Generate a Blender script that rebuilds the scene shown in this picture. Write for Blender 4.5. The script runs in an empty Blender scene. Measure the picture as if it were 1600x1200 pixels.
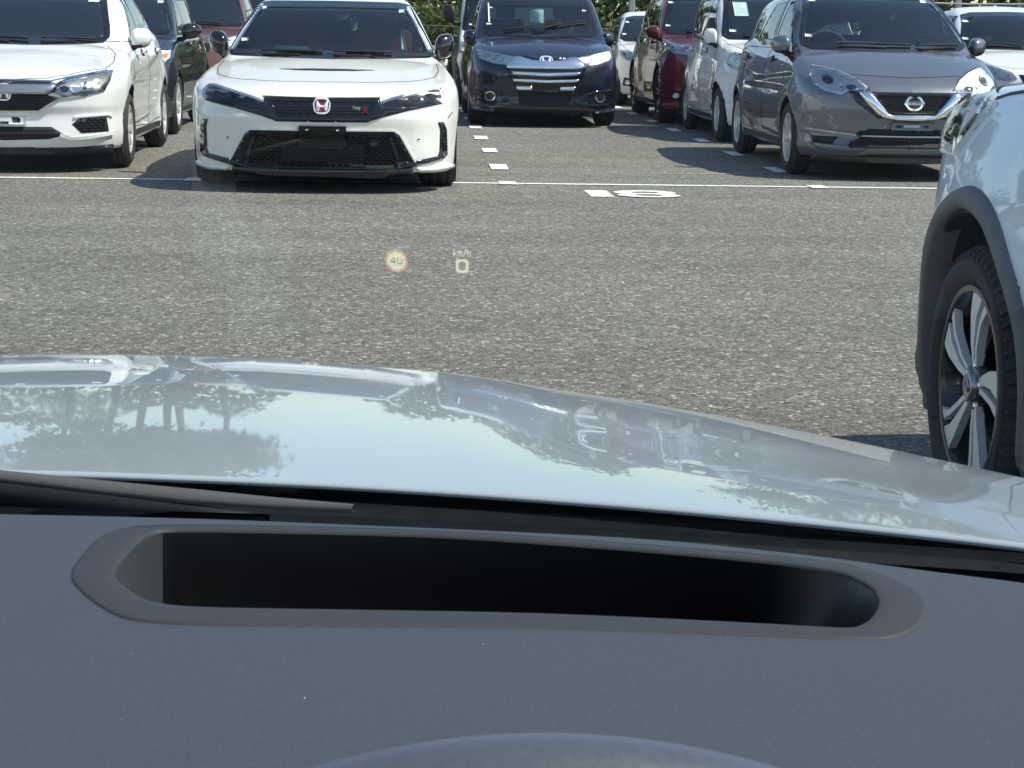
import math, random
import numpy as np
import bpy, bmesh
from mathutils import Matrix, Vector
from mathutils.geometry import delaunay_2d_cdt

S = bpy.context.scene
COL = S.collection
R_ = random.Random(7)

# ------------------------------------------------------------------ camera
CAM_P = (2880.0, 0.19042673, 0.05510531, 0.01648075, 1.14715952)
def make_camera():
    f, pi, ya, ro, h = CAM_P
    fw = Vector((math.sin(ya) * math.cos(pi), math.cos(ya) * math.cos(pi), -math.sin(pi)))
    r0 = Vector((math.cos(ya), -math.sin(ya), 0)); u0 = r0.cross(fw)
    r = math.cos(ro) * r0 + math.sin(ro) * u0; u = -math.sin(ro) * r0 + math.cos(ro) * u0
    c = bpy.data.cameras.new('camera'); o = bpy.data.objects.new('camera', c); COL.objects.link(o)
    m = Matrix((r, u, -fw)).transposed().to_4x4(); m.translation = (0, 0, h); o.matrix_world = m
    c.sensor_fit = 'HORIZONTAL'; c.sensor_width = 36; c.lens = 36 * f / 1600
    c.clip_start = .02; c.clip_end = 3000
    c.dof.use_dof = True; c.dof.focus_distance = 13.0; c.dof.aperture_fstop = 64.8 / .5
    S.camera = o
make_camera()

# ------------------------------------------------------------------ sky, sun, exposure
SUN_TO = Vector((1.0, -.27, 1.42)).normalized()           # towards the sun: high on the right, a little behind the camera
w = bpy.data.worlds.new('World'); S.world = w; w.use_nodes = True
nt = w.node_tree; nt.nodes.clear()
sky = nt.nodes.new('ShaderNodeTexSky'); sky.sky_type = 'NISHITA'; sky.sun_disc = False
sky.sun_elevation = math.asin(SUN_TO.z); sky.sun_rotation = math.atan2(SUN_TO.x, SUN_TO.y)
sky.air_density = 1.0; sky.dust_density = .45; sky.ozone_density = 1.0
bg = nt.nodes.new('ShaderNodeBackground'); bg.inputs['Strength'].default_value = .15
ow = nt.nodes.new('ShaderNodeOutputWorld')
nt.links.new(sky.outputs[0], bg.inputs[0]); nt.links.new(bg.outputs[0], ow.inputs[0])
sl = bpy.data.lights.new('sun', 'SUN'); sl.energy = 4.8; sl.angle = math.radians(.53); sl.color = (1, .94, .83)
so = bpy.data.objects.new('sun', sl); COL.objects.link(so)
so.rotation_euler = SUN_TO.to_track_quat('Z', 'Y').to_euler(); so.location = (8, 4, 20)
vs = S.view_settings; vs.view_transform = 'Standard'; vs.look = 'None'; vs.exposure = 0.50; vs.gamma = 1; vs.use_curve_mapping = False
S.render.engine = 'CYCLES'
cy_ = S.cycles; cy_.use_denoising = True; cy_.max_bounces = 10; cy_.transparent_max_bounces = 24; cy_.glossy_bounces = 5; cy_.transmission_bounces = 6
cy_.sample_clamp_indirect = 6


# ------------------------------------------------------------------ curves and implicit car bodies
def C(pts):
    """monotone cubic through (a, b) points, clamped-linear outside"""
    p = np.array(sorted(pts), float); x, y = p[:, 0], p[:, 1]
    h = np.diff(x); d = np.diff(y) / h
    m = np.zeros(len(x))
    if len(x) > 2:
        for i in range(1, len(x) - 1):
            if d[i - 1] * d[i] > 0:
                w1, w2 = 2 * h[i] + h[i - 1], h[i] + 2 * h[i - 1]
                m[i] = (w1 + w2) / (w1 / d[i - 1] + w2 / d[i])
    m[0], m[-1] = d[0], d[-1]
    xs = np.linspace(x[0], x[-1], 1400); i = np.clip(np.searchsorted(x, xs) - 1, 0, len(h) - 1); hh = h[i]; q = (xs - x[i]) / hh; q2, q3 = q * q, q * q * q
    ys = (2*q3 - 3*q2 + 1) * y[i] + (q3 - 2*q2 + q) * hh * m[i] + (3*q2 - 2*q3) * y[i+1] + (q3 - q2) * hh * m[i+1]
    xs = np.concatenate([[x[0] - 9], xs, [x[-1] + 9]]); ys = np.concatenate([[ys[0] - 9 * m[0]], ys, [ys[-1] + 9 * m[-1]]])
    return lambda t: np.interp(t, xs, ys)
def smax(a, b, k):
    h = np.maximum(k - np.abs(a - b), 0) / k
    return np.maximum(a, b) + h * h * k * .25
def smin(a, b, k): return -smax(-a, -b, k)
def sstep(a, b, t):
    t = np.clip((t - a) / (b - a), 0, 1); return t * t * (3 - 2 * t)
def poly_sd(px, py, poly):
    """signed distance to a polygon, negative inside"""
    n = len(poly); d = np.full(px.shape, 1e9); ins = np.zeros(px.shape, bool)
    for i in range(n):
        ax, ay = poly[i]; bx, by = poly[(i + 1) % n]
        ex, ey = bx - ax, by - ay; wx, wy = px - ax, py - ay
        t = np.clip((wx * ex + wy * ey) / (ex * ex + ey * ey + 1e-12), 0, 1)
        d = np.minimum(d, (wx - ex * t) ** 2 + (wy - ey * t) ** 2)
        c = ((ay > py) != (by > py))
        ins ^= c & (px < (bx - ax) * (py - ay) / ((by - ay) if by != ay else 1e-12) + ax)
    d = np.sqrt(d); return np.where(ins, -d, d)

def make_field(P):
    L, hw = P['L'], P['W'] / 2
    T, TC, PL, SE = C(P['top']), C(P['crown']), C(P['plan']), C(P['sect'])
    N, Q, R, Q2, B = C(P['nose']), C(P['sweep']), C(P['tail']), C(P['tsweep']), C(P['bottom'])
    WS, RF, RW, GS = C(P['ws']), C(P['roof']), C(P['rw']), C(P['gside'])
    GP = C(P['gplan'])
    ws = P['ws']; wn = math.hypot(1, (ws[-1][1] - ws[0][1]) / (ws[-1][0] - ws[0][0]))
    rw = P['rw']; rn = math.hypot(1, (rw[-1][1] - rw[0][1]) / (rw[-1][0] - rw[0][0]))
    bow, rbow, rc = P['bow'], P.get('rbow', .2), P['roofcrown']
    axles, rw_, Ra = P['axles'], P['r'], P['Ra']
    flare, fl_w = P.get('flare', .02), P.get('flarew', .10)
    dents, sdents, tdents = P.get('dents', []), P.get('sdents', []), P.get('tdents', [])
    kt, kf, kg = P.get('ktop', .06), P.get('kfront', .09), P.get('kgh', .04)
    lines = P.get('lines', [])
    def field(x, y, z):
        u = np.abs(x); un = u / hw
        ss = PL(y) - SE(z)
        for ya in axles:
            r = np.sqrt((y - ya) ** 2 + (z - rw_) ** 2)
            ss = ss + flare * np.exp(-((r - Ra) / fl_w) ** 2) * (z > 0)
        for (pts, amp, w) in lines:                      # pressed lines along the flank: shelf that steps in below the line
            zl = C(pts)(y); t = (z - zl) / w
            fade = sstep(pts[0][0] - .1, pts[0][0] + .25, y) * (1 - sstep(pts[-1][0] - .3, pts[-1][0] + .1, y))
            ss = ss - amp * fade * np.where(t < 0, np.exp(-t * t * .25), np.exp(-t * t * 9))
        for (poly, dep, soft) in sdents:
            ss = ss - dep * sstep(0, soft, -poly_sd(y, z, poly))
        f_side = u - ss
        yf = N(z) + Q(un)
        for (poly, dep, soft) in dents:
            m = (y < 1.0) & (z < 1.2)
            if m.any():
                s = np.zeros(np.shape(u)); s[m] = sstep(0, soft, -poly_sd(u[m], z[m], poly)) if np.ndim(u) else 0
                yf = yf + dep * s
        f_front = (yf - y) * P.get('fn', .9)
        f_rear = (y - (L - R(z) - Q2(un))) * .9
        top = T(y) - TC(y) * un * un
        for (poly, dep, soft) in tdents:
            top = top - dep * sstep(0, soft, -poly_sd(u, y, poly))
        f_top = (z - top) * .96
        low = smax(smax(f_side, f_top, kt), smax(f_front, f_rear, .05), kf)
        low = smax(low, B(y) - z, .05)
        g = smax(u - (GS(z) + GP(y)), (WS(z) + bow * u * u - y) / wn, kg * 1.6)
        g = smax(g, (z - (RF(y) - rc * un * un)) * .97, P.get('kroof', .10))
        g = smax(g, (y - (RW(z) - rbow * u * u)) / rn, .09)
        g = smax(g, P.get('ghbot', .6) - z, .03)
        f = smin(low, g, P.get('kmerge', .035))
        for ya in axles:
            cyl = Ra - np.sqrt((y - ya) ** 2 + (z - rw_) ** 2)
            f = smax(f, smin(cyl, u - (hw - .30), .02), P.get('karch', .014))
        return f
    return field

def grad(f, p, e=.002):
    g = np.stack([f(p[:, 0] + e, p[:, 1], p[:, 2]) - f(p[:, 0] - e, p[:, 1], p[:, 2]),
                  f(p[:, 0], p[:, 1] + e, p[:, 2]) - f(p[:, 0], p[:, 1] - e, p[:, 2]),
                  f(p[:, 0], p[:, 1], p[:, 2] + e) - f(p[:, 0], p[:, 1], p[:, 2] - e)], 1) / (2 * e)
    return g
def march(f, o, d, tmax=2.0, n=120):
    """first hit of rays o + t d with f < 0, stepping by the field's own value; nan where missed"""
    m = len(o); hit = np.full(m, np.nan); t = np.zeros(m); last = np.zeros(m); act = np.arange(m)
    lo = np.zeros(m); hi = np.zeros(m); found = np.zeros(m, bool)
    for k in range(n):
        q = o[act] + d[act] * t[act, None]; v = f(q[:, 0], q[:, 1], q[:, 2])
        neg = v < 0; i = act[neg]; lo[i] = last[i]; hi[i] = t[i]; found[i] = True
        act = act[~neg]; last[act] = t[act]; t[act] += np.maximum(v[~neg] * .72, .004)
        act = act[t[act] < tmax]
        if not len(act): break
    i = np.where(found)[0]
    if len(i):
        a, b = lo[i], hi[i]; oo, dd = o[i], d[i]
        for _ in range(12):
            c = (a + b) / 2; q = oo + dd * c[:, None]; neg = f(q[:, 0], q[:, 1], q[:, 2]) < 0
            b = np.where(neg, c, b); a = np.where(neg, a, c)
        hit[i] = (a + b) / 2
    return hit

def surface_nets(F, org, h):
    s = F < 0
    cnt = np.zeros(tuple(n - 1 for n in F.shape), np.uint8)
    for i in (0, 1):
        for j in (0, 1):
            for k in (0, 1):
                cnt += s[i:F.shape[0]-1+i, j:F.shape[1]-1+j, k:F.shape[2]-1+k]
    act = (cnt > 0) & (cnt < 8)
    I = np.argwhere(act); vid = np.full(act.shape, -1, np.int64); vid[act] = np.arange(len(I))
    acc = np.zeros((len(I), 3)); num = np.zeros(len(I))
    cor = [(i, j, k) for i in (0, 1) for j in (0, 1) for k in (0, 1)]
    val = {c: F[I[:, 0]+c[0], I[:, 1]+c[1], I[:, 2]+c[2]] for c in cor}
    for a in cor:
        for ax in range(3):
            if a[ax] == 0:
                b = list(a); b[ax] = 1; b = tuple(b)
                va, vb = val[a], val[b]; m = (va < 0) != (vb < 0)
                t = np.where(m, va / np.where(m, va - vb, 1), 0)
                p = np.tile(np.array(a, float), (len(I), 1)); p[:, ax] = t
                acc[m] += p[m]; num[m] += 1
    V = np.asarray(org) + h * (I + acc / num[:, None])
    Q = []
    for ax in range(3):
        a, b = (ax + 1) % 3, (ax + 2) % 3
        sl0 = [slice(None)] * 3; sl1 = [slice(None)] * 3
        sl0[ax] = slice(0, -1); sl1[ax] = slice(1, None)
        x = s[tuple(sl0)] != s[tuple(sl1)]
        E = np.argwhere(x)
        ok = (E[:, a] > 0) & (E[:, b] > 0) & (E[:, a] < F.shape[a]-1) & (E[:, b] < F.shape[b]-1)
        E = E[ok]; inside0 = s[E[:, 0], E[:, 1], E[:, 2]]
        def c(da, db):
            e = E.copy(); e[:, a] += da; e[:, b] += db
            return vid[e[:, 0], e[:, 1], e[:, 2]]
        q = np.stack([c(-1, -1), c(0, -1), c(0, 0), c(-1, 0)], 1)
        q[~inside0] = q[~inside0][:, ::-1]
        Q.append(q)
    return V, np.concatenate(Q)

def mesh_field(f, lo, hi, h, newton=3):
    """narrow-band isosurface of a field symmetric in x: returns verts, quads, normals"""
    hc = h * 4
    nx = int(math.ceil(hi[0] / hc)) + 1; ny = int(math.ceil((hi[1]-lo[1]) / hc)) + 1; nz = int(math.ceil((hi[2]-lo[2]) / hc)) + 1
    xc = (np.arange(nx)) * hc; yc = lo[1] + np.arange(ny) * hc; zc = lo[2] + np.arange(nz) * hc
    G = np.meshgrid(xc, yc, zc, indexing='ij')
    Fc = f(G[0].ravel(), G[1].ravel(), G[2].ravel()).reshape(nx, ny, nz)
    fx = (np.arange((nx-1)*4+1)) * h; fy = lo[1] + np.arange((ny-1)*4+1) * h; fz = lo[2] + np.arange((nz-1)*4+1) * h
    ix = np.rint(np.arange(len(fx))/4).astype(int); iy = np.rint(np.arange(len(fy))/4).astype(int); iz = np.rint(np.arange(len(fz))/4).astype(int)
    F = Fc[np.ix_(ix, iy, iz)].copy()
    near = np.abs(F) < hc * 1.35 + .02
    J = np.argwhere(near)
    F[near] = f(fx[J[:, 0]], fy[J[:, 1]], fz[J[:, 2]])
    F = np.concatenate([F[:0:-1], F], 0)
    V, Qd = surface_nets(F, (-fx[-1], lo[1], lo[2]), h)
    for _ in range(newton):
        v = f(V[:, 0], V[:, 1], V[:, 2]); g = grad(f, V); gg = np.maximum((g * g).sum(1), .05)
        st = (v / gg)[:, None] * g
        ln = np.linalg.norm(st, axis=1, keepdims=True); st *= np.minimum(1, h * .6 / np.maximum(ln, 1e-9))
        V = V - st
    g = grad(f, V, .004); n = g / np.maximum(np.linalg.norm(g, axis=1, keepdims=True), 1e-9)
    return V, Qd, n

# ------------------------------------------------------------------ materials
MATS = {}
def mat(name, col, rough=.5, metal=0, coat=0, spec=.5, emit=None, es=0, noise=None, bump=None, ior=None):
    """noise=(scale, amount) mottles the colour, bump=(scale, strength) roughens the surface"""
    m = bpy.data.materials.new(name); m.use_nodes = True; n = m.node_tree; b = n.nodes['Principled BSDF']
    b.inputs['Base Color'].default_value = (*col, 1); b.inputs['Roughness'].default_value = rough; b.inputs['Metallic'].default_value = metal
    b.inputs['Coat Weight'].default_value = coat; b.inputs['Coat Roughness'].default_value = .02; b.inputs['Specular IOR Level'].default_value = spec
    if ior: b.inputs['IOR'].default_value = ior
    if emit: b.inputs['Emission Color'].default_value = (*emit, 1); b.inputs['Emission Strength'].default_value = es
    if noise or bump:
        tc = n.nodes.new('ShaderNodeTexCoord')
    if noise:
        t = n.nodes.new('ShaderNodeTexNoise'); t.inputs['Scale'].default_value = noise[0]; t.inputs['Detail'].default_value = 6
        r = n.nodes.new('ShaderNodeValToRGB'); a = noise[1]
        r.color_ramp.elements[0].position = .3; r.color_ramp.elements[1].position = .7
        r.color_ramp.elements[0].color = (*[max(0, c * (1 - a)) for c in col], 1); r.color_ramp.elements[1].color = (*[min(1, c * (1 + a)) for c in col], 1)
        n.links.new(tc.outputs['Object'], t.inputs['Vector']); n.links.new(t.outputs[0], r.inputs[0]); n.links.new(r.outputs[0], b.inputs['Base Color'])
        mr = n.nodes.new('ShaderNodeMapRange'); mr.inputs[3].default_value = max(0.0, rough - .06 * (rough > .1)); mr.inputs[4].default_value = rough + .08
        n.links.new(t.outputs[0], mr.inputs[0]); n.links.new(mr.outputs[0], b.inputs['Roughness'])
    if bump:
        t2 = n.nodes.new('ShaderNodeTexNoise'); t2.inputs['Scale'].default_value = bump[0]; t2.inputs['Detail'].default_value = 4
        bp = n.nodes.new('ShaderNodeBump'); bp.inputs['Strength'].default_value = bump[1]; bp.inputs['Distance'].default_value = .01
        n.links.new(tc.outputs['Object'], t2.inputs['Vector']); n.links.new(t2.outputs[0], bp.inputs['Height']); n.links.new(bp.outputs[0], b.inputs['Normal'])
    MATS[name] = m; return m
def paint(name, col, metal=0.0, rough=.35, flake=0.0):
    """clear-coated car paint with a little dust and, for metallics, fine flake"""
    m = mat(name, col, rough, metal, 1.0, .4, noise=(3.0, .05))
    n = m.node_tree; b = n.nodes['Principled BSDF']
    tc = n.nodes.new('ShaderNodeTexCoord'); d = n.nodes.new('ShaderNodeTexNoise'); d.inputs['Scale'].default_value = 9; d.inputs['Detail'].default_value = 8
    mr = n.nodes.new('ShaderNodeMapRange'); mr.inputs[1].default_value = .35; mr.inputs[2].default_value = .75; mr.inputs[3].default_value = .008; mr.inputs[4].default_value = .05
    n.links.new(tc.outputs['Object'], d.inputs['Vector']); n.links.new(d.outputs[0], mr.inputs[0]); n.links.new(mr.outputs[0], b.inputs['Coat Roughness'])
    return m
def glass(name, tint=(.80, .88, .86), refl=1.0, veil=0.0):
    """thin pane: what lies behind, tinted, plus a Fresnel reflection and a little dust, coloured blue to paint in sky reflection and haze"""
    m = bpy.data.materials.new(name); m.use_nodes = True; n = m.node_tree; n.nodes.clear()
    o = n.nodes.new('ShaderNodeOutputMaterial'); t = n.nodes.new('ShaderNodeBsdfTransparent'); t.inputs[0].default_value = (*tint, 1)
    g = n.nodes.new('ShaderNodeBsdfGlossy'); g.inputs['Roughness'].default_value = .01; g.inputs[0].default_value = (refl, refl, refl, 1)
    f = n.nodes.new('ShaderNodeFresnel'); f.inputs[0].default_value = 1.52
    mx = n.nodes.new('ShaderNodeMixShader'); n.links.new(f.outputs[0], mx.inputs[0]); n.links.new(t.outputs[0], mx.inputs[1]); n.links.new(g.outputs[0], mx.inputs[2])
    out = mx
    if veil:
        d = n.nodes.new('ShaderNodeBsdfDiffuse'); d.inputs[0].default_value = (.30, .46, .62, 1)  # dust veil; its blue paints sky reflection and haze into the pane
        m2 = n.nodes.new('ShaderNodeMixShader'); m2.inputs[0].default_value = veil
        n.links.new(mx.outputs[0], m2.inputs[1]); n.links.new(d.outputs[0], m2.inputs[2]); out = m2
    n.links.new(out.outputs[0], o.inputs[0]); MATS[name] = m; return m

paint('white_pearl', (.80, .79, .725)); paint('white_paint', (.77, .775, .75)); paint('navy_paint', (.012, .016, .035), .25, .3)
paint('grey_metal', (.135, .150, .178), .5, .36); paint('pale_blue_silver', (.70, .77, .84), .05, .4); paint('black_paint', (.008, .01, .014))
paint('copper_paint', (.22, .07, .045), .5, .36); paint('red_paint', (.17, .012, .022), .35, .32); hs_ = paint('hood_silver', (.56, .635, .67), .15, .3); hs_.node_tree.nodes['Principled BSDF'].inputs['Coat IOR'].default_value = 2.0
mat('black_gloss', (.006, .006, .007), .08, 0, .6); mat('black_plastic', (.018, .018, .019), .5, noise=(30, .2)); mat('black_matt', (.010, .010, .011), .75)
mat('grey_cladding', (.14, .142, .138), .6, noise=(14, .15), bump=(220, .12)); mat('frit', (.008, .009, .010), .12, 0, .4)
mat('chrome', (.92, .93, .94), .12, 1.0); mat('satin_silver', (.42, .43, .44), .3, .8); mat('alloy', (.62, .62, .60), .34, .35, noise=(20, .06)); mat('alloy_dark', (.010, .011, .013), .25, 0, .5)
mat('rubber', (.030, .031, .033), .78, noise=(20, .25), bump=(90, .15)); mat('dark_glass', (.012, .018, .024), .02, 0, 0, .7); mat('cabin_dark', (.045, .047, .05), .8, noise=(6, .2))
mat('seat_black', (.05, .052, .056), .8, noise=(10, .25)); mat('seat_red', (.22, .035, .03), .85, noise=(10, .25)); mat('seat_beige', (.30, .28, .24), .8, noise=(10, .2))
mat('reflector', (.84, .85, .86), .30, .45, bump=(60, .2)); mat('lamp_dark', (.03, .031, .034), .3); mat('lamp_white', (.86, .86, .82), .3, .1, bump=(50, .3)); mat('lamp_grey', (.10, .10, .105), .3, .5); mat('bulb_white', (.75, .77, .78), .2, 0, .5); mat('amber', (.75, .22, .03), .2, 0, .5)
mat('sticker', (.75, .80, .78), .6); mat('sticker_green', (.30, .55, .42), .6); mat('paper', (.80, .81, .78), .75, noise=(5, .05)); mat('paper_green', (.42, .56, .52), .7, noise=(9, .12))
mat('emblem_red', (.45, .012, .02), .15, 0, 1); mat('emblem_blue', (.02, .02, .25), .15, 0, 1); mat('badge_red', (.55, .02, .02), .3); mat('alloy_bright', (.80, .80, .76), .36, .1, noise=(25, .05)); mat('valance', (.055, .055, .054), .6); mat('satin_white', (.80, .80, .80), .2, .3); mat('disc_steel', (.16, .16, .165), .38, .9)
mat('mesh_black', (.007, .007, .0075), .35); mat('radiator', (.05, .052, .055), .5, .6); mat('mirror_glass', (.75, .78, .8), .02, 1.0); mat('chassis', (.012, .012, .013), .8)
glass('car_glass', (.80, .89, .88), veil=.022); glass('dark_tint', (.22, .26, .26)); glass('lens', (.92, .94, .95)); glass('windscreen_glass', (.93, .965, .945), refl=.22, veil=.004)

# ------------------------------------------------------------------ object helpers
def link(o, parent=None):
    COL.objects.link(o)
    if parent is not None: o.parent = parent
    return o
def mesh_np(name, V, faces, mats, parent=None, fm=None, normals=None, smooth=True):
    """faces: list of arrays (n x 3 or n x 4)"""
    me = bpy.data.meshes.new(name); V = np.asarray(V, np.float32)
    faces = [np.asarray(f, np.int64) for f in (faces if isinstance(faces, list) else [faces]) if len(f)]
    me.vertices.add(len(V)); me.vertices.foreach_set('co', V.ravel())
    tot = np.concatenate([np.full(len(f), f.shape[1]) for f in faces]); idx = np.concatenate([f.ravel() for f in faces])
    me.loops.add(len(idx)); me.loops.foreach_set('vertex_index', idx.astype(np.int32))
    me.polygons.add(len(tot)); me.polygons.foreach_set('loop_start', np.concatenate([[0], np.cumsum(tot)[:-1]]).astype(np.int32))
    me.polygons.foreach_set('use_smooth', np.full(len(tot), smooth))
    for m in (mats if isinstance(mats, (list, tuple)) else [mats]): me.materials.append(MATS[m] if isinstance(m, str) else m)
    if fm is not None: me.polygons.foreach_set('material_index', np.asarray(fm, np.int32))
    me.update(calc_edges=True); me.validate(clean_customdata=False)
    if normals is not None and len(me.vertices) == len(V): me.normals_split_custom_set_from_vertices(np.asarray(normals, np.float32))
    o = bpy.data.objects.new(name, me); return link(o, parent)
def bm_obj(name, bm, mats, parent=None, smooth=True):
    me = bpy.data.meshes.new(name); bmesh.ops.recalc_face_normals(bm, faces=bm.faces); bm.to_mesh(me); bm.free()
    for m in (mats if isinstance(mats, (list, tuple)) else [mats]): me.materials.append(MATS[m])
    me.polygons.foreach_set('use_smooth', np.full(len(me.polygons), smooth))
    return link(bpy.data.objects.new(name, me), parent)
def thing(name, label, cat, loc=(0, 0, 0), rotz=0, group=None):
    o = bpy.data.objects.new(name, None); link(o); o.location = loc; o.rotation_euler = (0, 0, rotz); o.empty_display_size = .2
    return tag(o, label, cat, group)
def tag(o, label=None, cat=None, group=None, kind=None):
    if label: o['label'] = label
    if cat: o['category'] = cat
    if group: o['group'] = group
    if kind: o['kind'] = kind
    return o
def add_box(bm, c, s, rot=None, bev=0):
    r = bmesh.ops.create_cube(bm, size=1); vs_ = r['verts']
    bmesh.ops.scale(bm, verts=vs_, vec=s)
    if bev:
        es = list({e for v in vs_ for e in v.link_edges}); q = bmesh.ops.bevel(bm, geom=es, offset=bev, segments=3, affect='EDGES', profile=.5)
        vs_ = list({v for f in q['faces'] for v in f.verts} | {v for v in vs_ if v.is_valid})
        seen = set(vs_); st = list(vs_)
        while st:
            v = st.pop()
            for e in v.link_edges:
                for x in e.verts:
                    if x not in seen: seen.add(x); st.append(x)
        vs_ = list(seen)
    if rot is not None: bmesh.ops.rotate(bm, verts=vs_, cent=(0, 0, 0), matrix=rot)
    bmesh.ops.translate(bm, verts=vs_, vec=c)
    return vs_
def tube_np(pts, rad, seg=8, closed=False):
    pts = np.asarray(pts, float); n = len(pts); rad = np.broadcast_to(np.asarray(rad, float), (n,))
    V = []; prev = None
    for i in range(n):
        a = pts[(i - 1) % n] if (closed or i > 0) else pts[i]; b = pts[(i + 1) % n] if (closed or i < n - 1) else pts[i]
        t = b - a; t /= np.linalg.norm(t) + 1e-12
        up = np.array([0, 0, 1.0]) if prev is None else prev
        if abs(t @ up) > .95 and prev is None: up = np.array([1.0, 0, 0])
        s_ = np.cross(t, up); s_ /= np.linalg.norm(s_) + 1e-12; q = np.cross(s_, t); prev = q
        for k in range(seg):
            an = 2 * math.pi * k / seg
            V.append(pts[i] + rad[i] * (math.cos(an) * s_ + math.sin(an) * q))
    F = []
    for i in range(n if closed else n - 1):
        for k in range(seg):
            j = (i + 1) % n
            F.append((i*seg+k, i*seg+(k+1) % seg, j*seg+(k+1) % seg, j*seg+k))
    V = np.array(V); F = np.array(F)
    if not closed:
        V = np.concatenate([V, pts[[0, -1]]]); a, b = len(V)-2, len(V)-1; e = (n-1)*seg
        T = [(a, (k+1) % seg, k) for k in range(seg)] + [(b, e+k, e+(k+1) % seg) for k in range(seg)]
        return V, [F, np.array(T)]
    return V, [F]
def lathe_np(prof, seg=48, ax='x'):
    """(r, x) profile turned about the x axis"""
    prof = np.asarray(prof, float); n = len(prof); an = np.arange(seg) * 2 * math.pi / seg
    V = np.stack([np.broadcast_to(prof[:, 1], (seg, n)), np.cos(an)[:, None] * prof[:, 0], np.sin(an)[:, None] * prof[:, 0]], -1).reshape(-1, 3)
    F = []
    for s in range(seg):
        t = (s + 1) % seg
        for k in range(n - 1): F.append((s*n+k, s*n+k+1, t*n+k+1, t*n+k))
    return V, [np.array(F)]
def join_np(parts):
    V = []; F3 = []; F4 = []; o = 0
    for v, fs in parts:
        V.append(v)
        for f in fs:
            f = np.asarray(f)
            if len(f): (F3 if f.shape[1] == 3 else F4).append(f + o)
        o += len(v)
    return np.concatenate(V), [np.concatenate(x) for x in (F3, F4) if x]
def prism_np(poly, a, b, axis='x'):
    """extrude a 2D polygon (convex or not; ends are triangulated) between a and b along an axis"""
    n = len(poly); P2 = [Vector(p) for p in poly]
    r = delaunay_2d_cdt(P2, [(i, (i+1) % n) for i in range(n)], [], 1, 1e-6)
    v2 = np.array([tuple(v) for v in r[0]]); tri = np.array([f for f in r[2]])
    def mk(t): 
        c = np.full(len(v2), t)
        return {'x': np.stack([c, v2[:, 0], v2[:, 1]], 1), 'y': np.stack([v2[:, 0], c, v2[:, 1]], 1), 'z': np.stack([v2[:, 0], v2[:, 1], c], 1)}[axis]
    V = np.concatenate([mk(a), mk(b)]); m = len(v2)
    Q = [(i, (i+1) % n, m+(i+1) % n, m+i) for i in range(n)]
    return V, [np.concatenate([tri, tri[:, ::-1] + m]), np.array(Q)]
def text_obj(name, body, size, m, parent, mw, depth=.001, label=None):
    cu = bpy.data.curves.new(name, 'FONT'); cu.body = body; cu.size = size; cu.align_x = 'CENTER'; cu.align_y = 'CENTER'; cu.extrude = depth
    tmp = bpy.data.objects.new('tmp', cu); COL.objects.link(tmp); dg = bpy.context.evaluated_depsgraph_get(); dg.update()
    me = bpy.data.meshes.new_from_object(tmp.evaluated_get(dg)); bpy.data.objects.remove(tmp)
    me.materials.clear(); me.materials.append(MATS[m]); me.name = name
    o = link(bpy.data.objects.new(name, me), parent); o.matrix_local = mw
    return o
# ------------------------------------------------------------------ the car one sits in: geometry (x right, y forward, z up, below the eye at the origin)
OWN_YAW = math.radians(2.0); OWN_CX = -.36
def hood_rear(x):
    u = np.abs(np.asarray(x, float) - OWN_CX); return 1.137 - .20 * u * u
def hood_z(x, y):
    u = np.abs(np.asarray(x, float) - OWN_CX); y = np.asarray(y, float)
    t = np.clip(y - hood_rear(x), -.1, 1.2)
    z = .869 - .046 * t - .040 * t * t
    z = z - .095 * np.minimum(u, 1.2) ** 2.15 * (.35 + .9 * np.clip(t, 0, .72))
    z = z - .004 * sstep(.34, .46, u) * sstep(.05, .35, t)                    # raised centre of the bonnet
    yf = 1.90 - .10 * (u / .5) ** 2 - .22 * np.maximum(0, u - .45) ** 1.4
    over = np.maximum(0, y - yf + .06); z = z - 1.5 * over ** 2 - .5 * np.maximum(0, over - .10)
    ov2 = np.maximum(0, u - .86); z = z - 3.2 * ov2 ** 2 - 2.0 * np.maximum(0, ov2 - .05)
    return z
def dash_z(x, y):
    u = np.asarray(x, float) - OWN_CX; y = np.asarray(y, float)
    return .926 + 0 * u - .02 * np.maximum(0, np.abs(u) - .62) ** 2 - 1.2 * np.maximum(0, .50 - y) ** 2
_df = C([(0, .822), (.142, .818), (.23, .814), (.307, .806), (.377, .7975), (.435, .788), (.502, .766), (.552, .743), (.588, .727), (.80, .60)])
def dash_front(x): return _df(np.abs(np.asarray(x, float) - OWN_CX))
GL0, GLS = (1.075, .858), .46                     # windscreen: base (y, z) and rise per metre backwards
def glass_y(z, x):
    u = np.asarray(x, float) - OWN_CX; return GL0[0] - (np.asarray(z, float) - GL0[1]) / GLS - .17 * u * u
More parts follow.
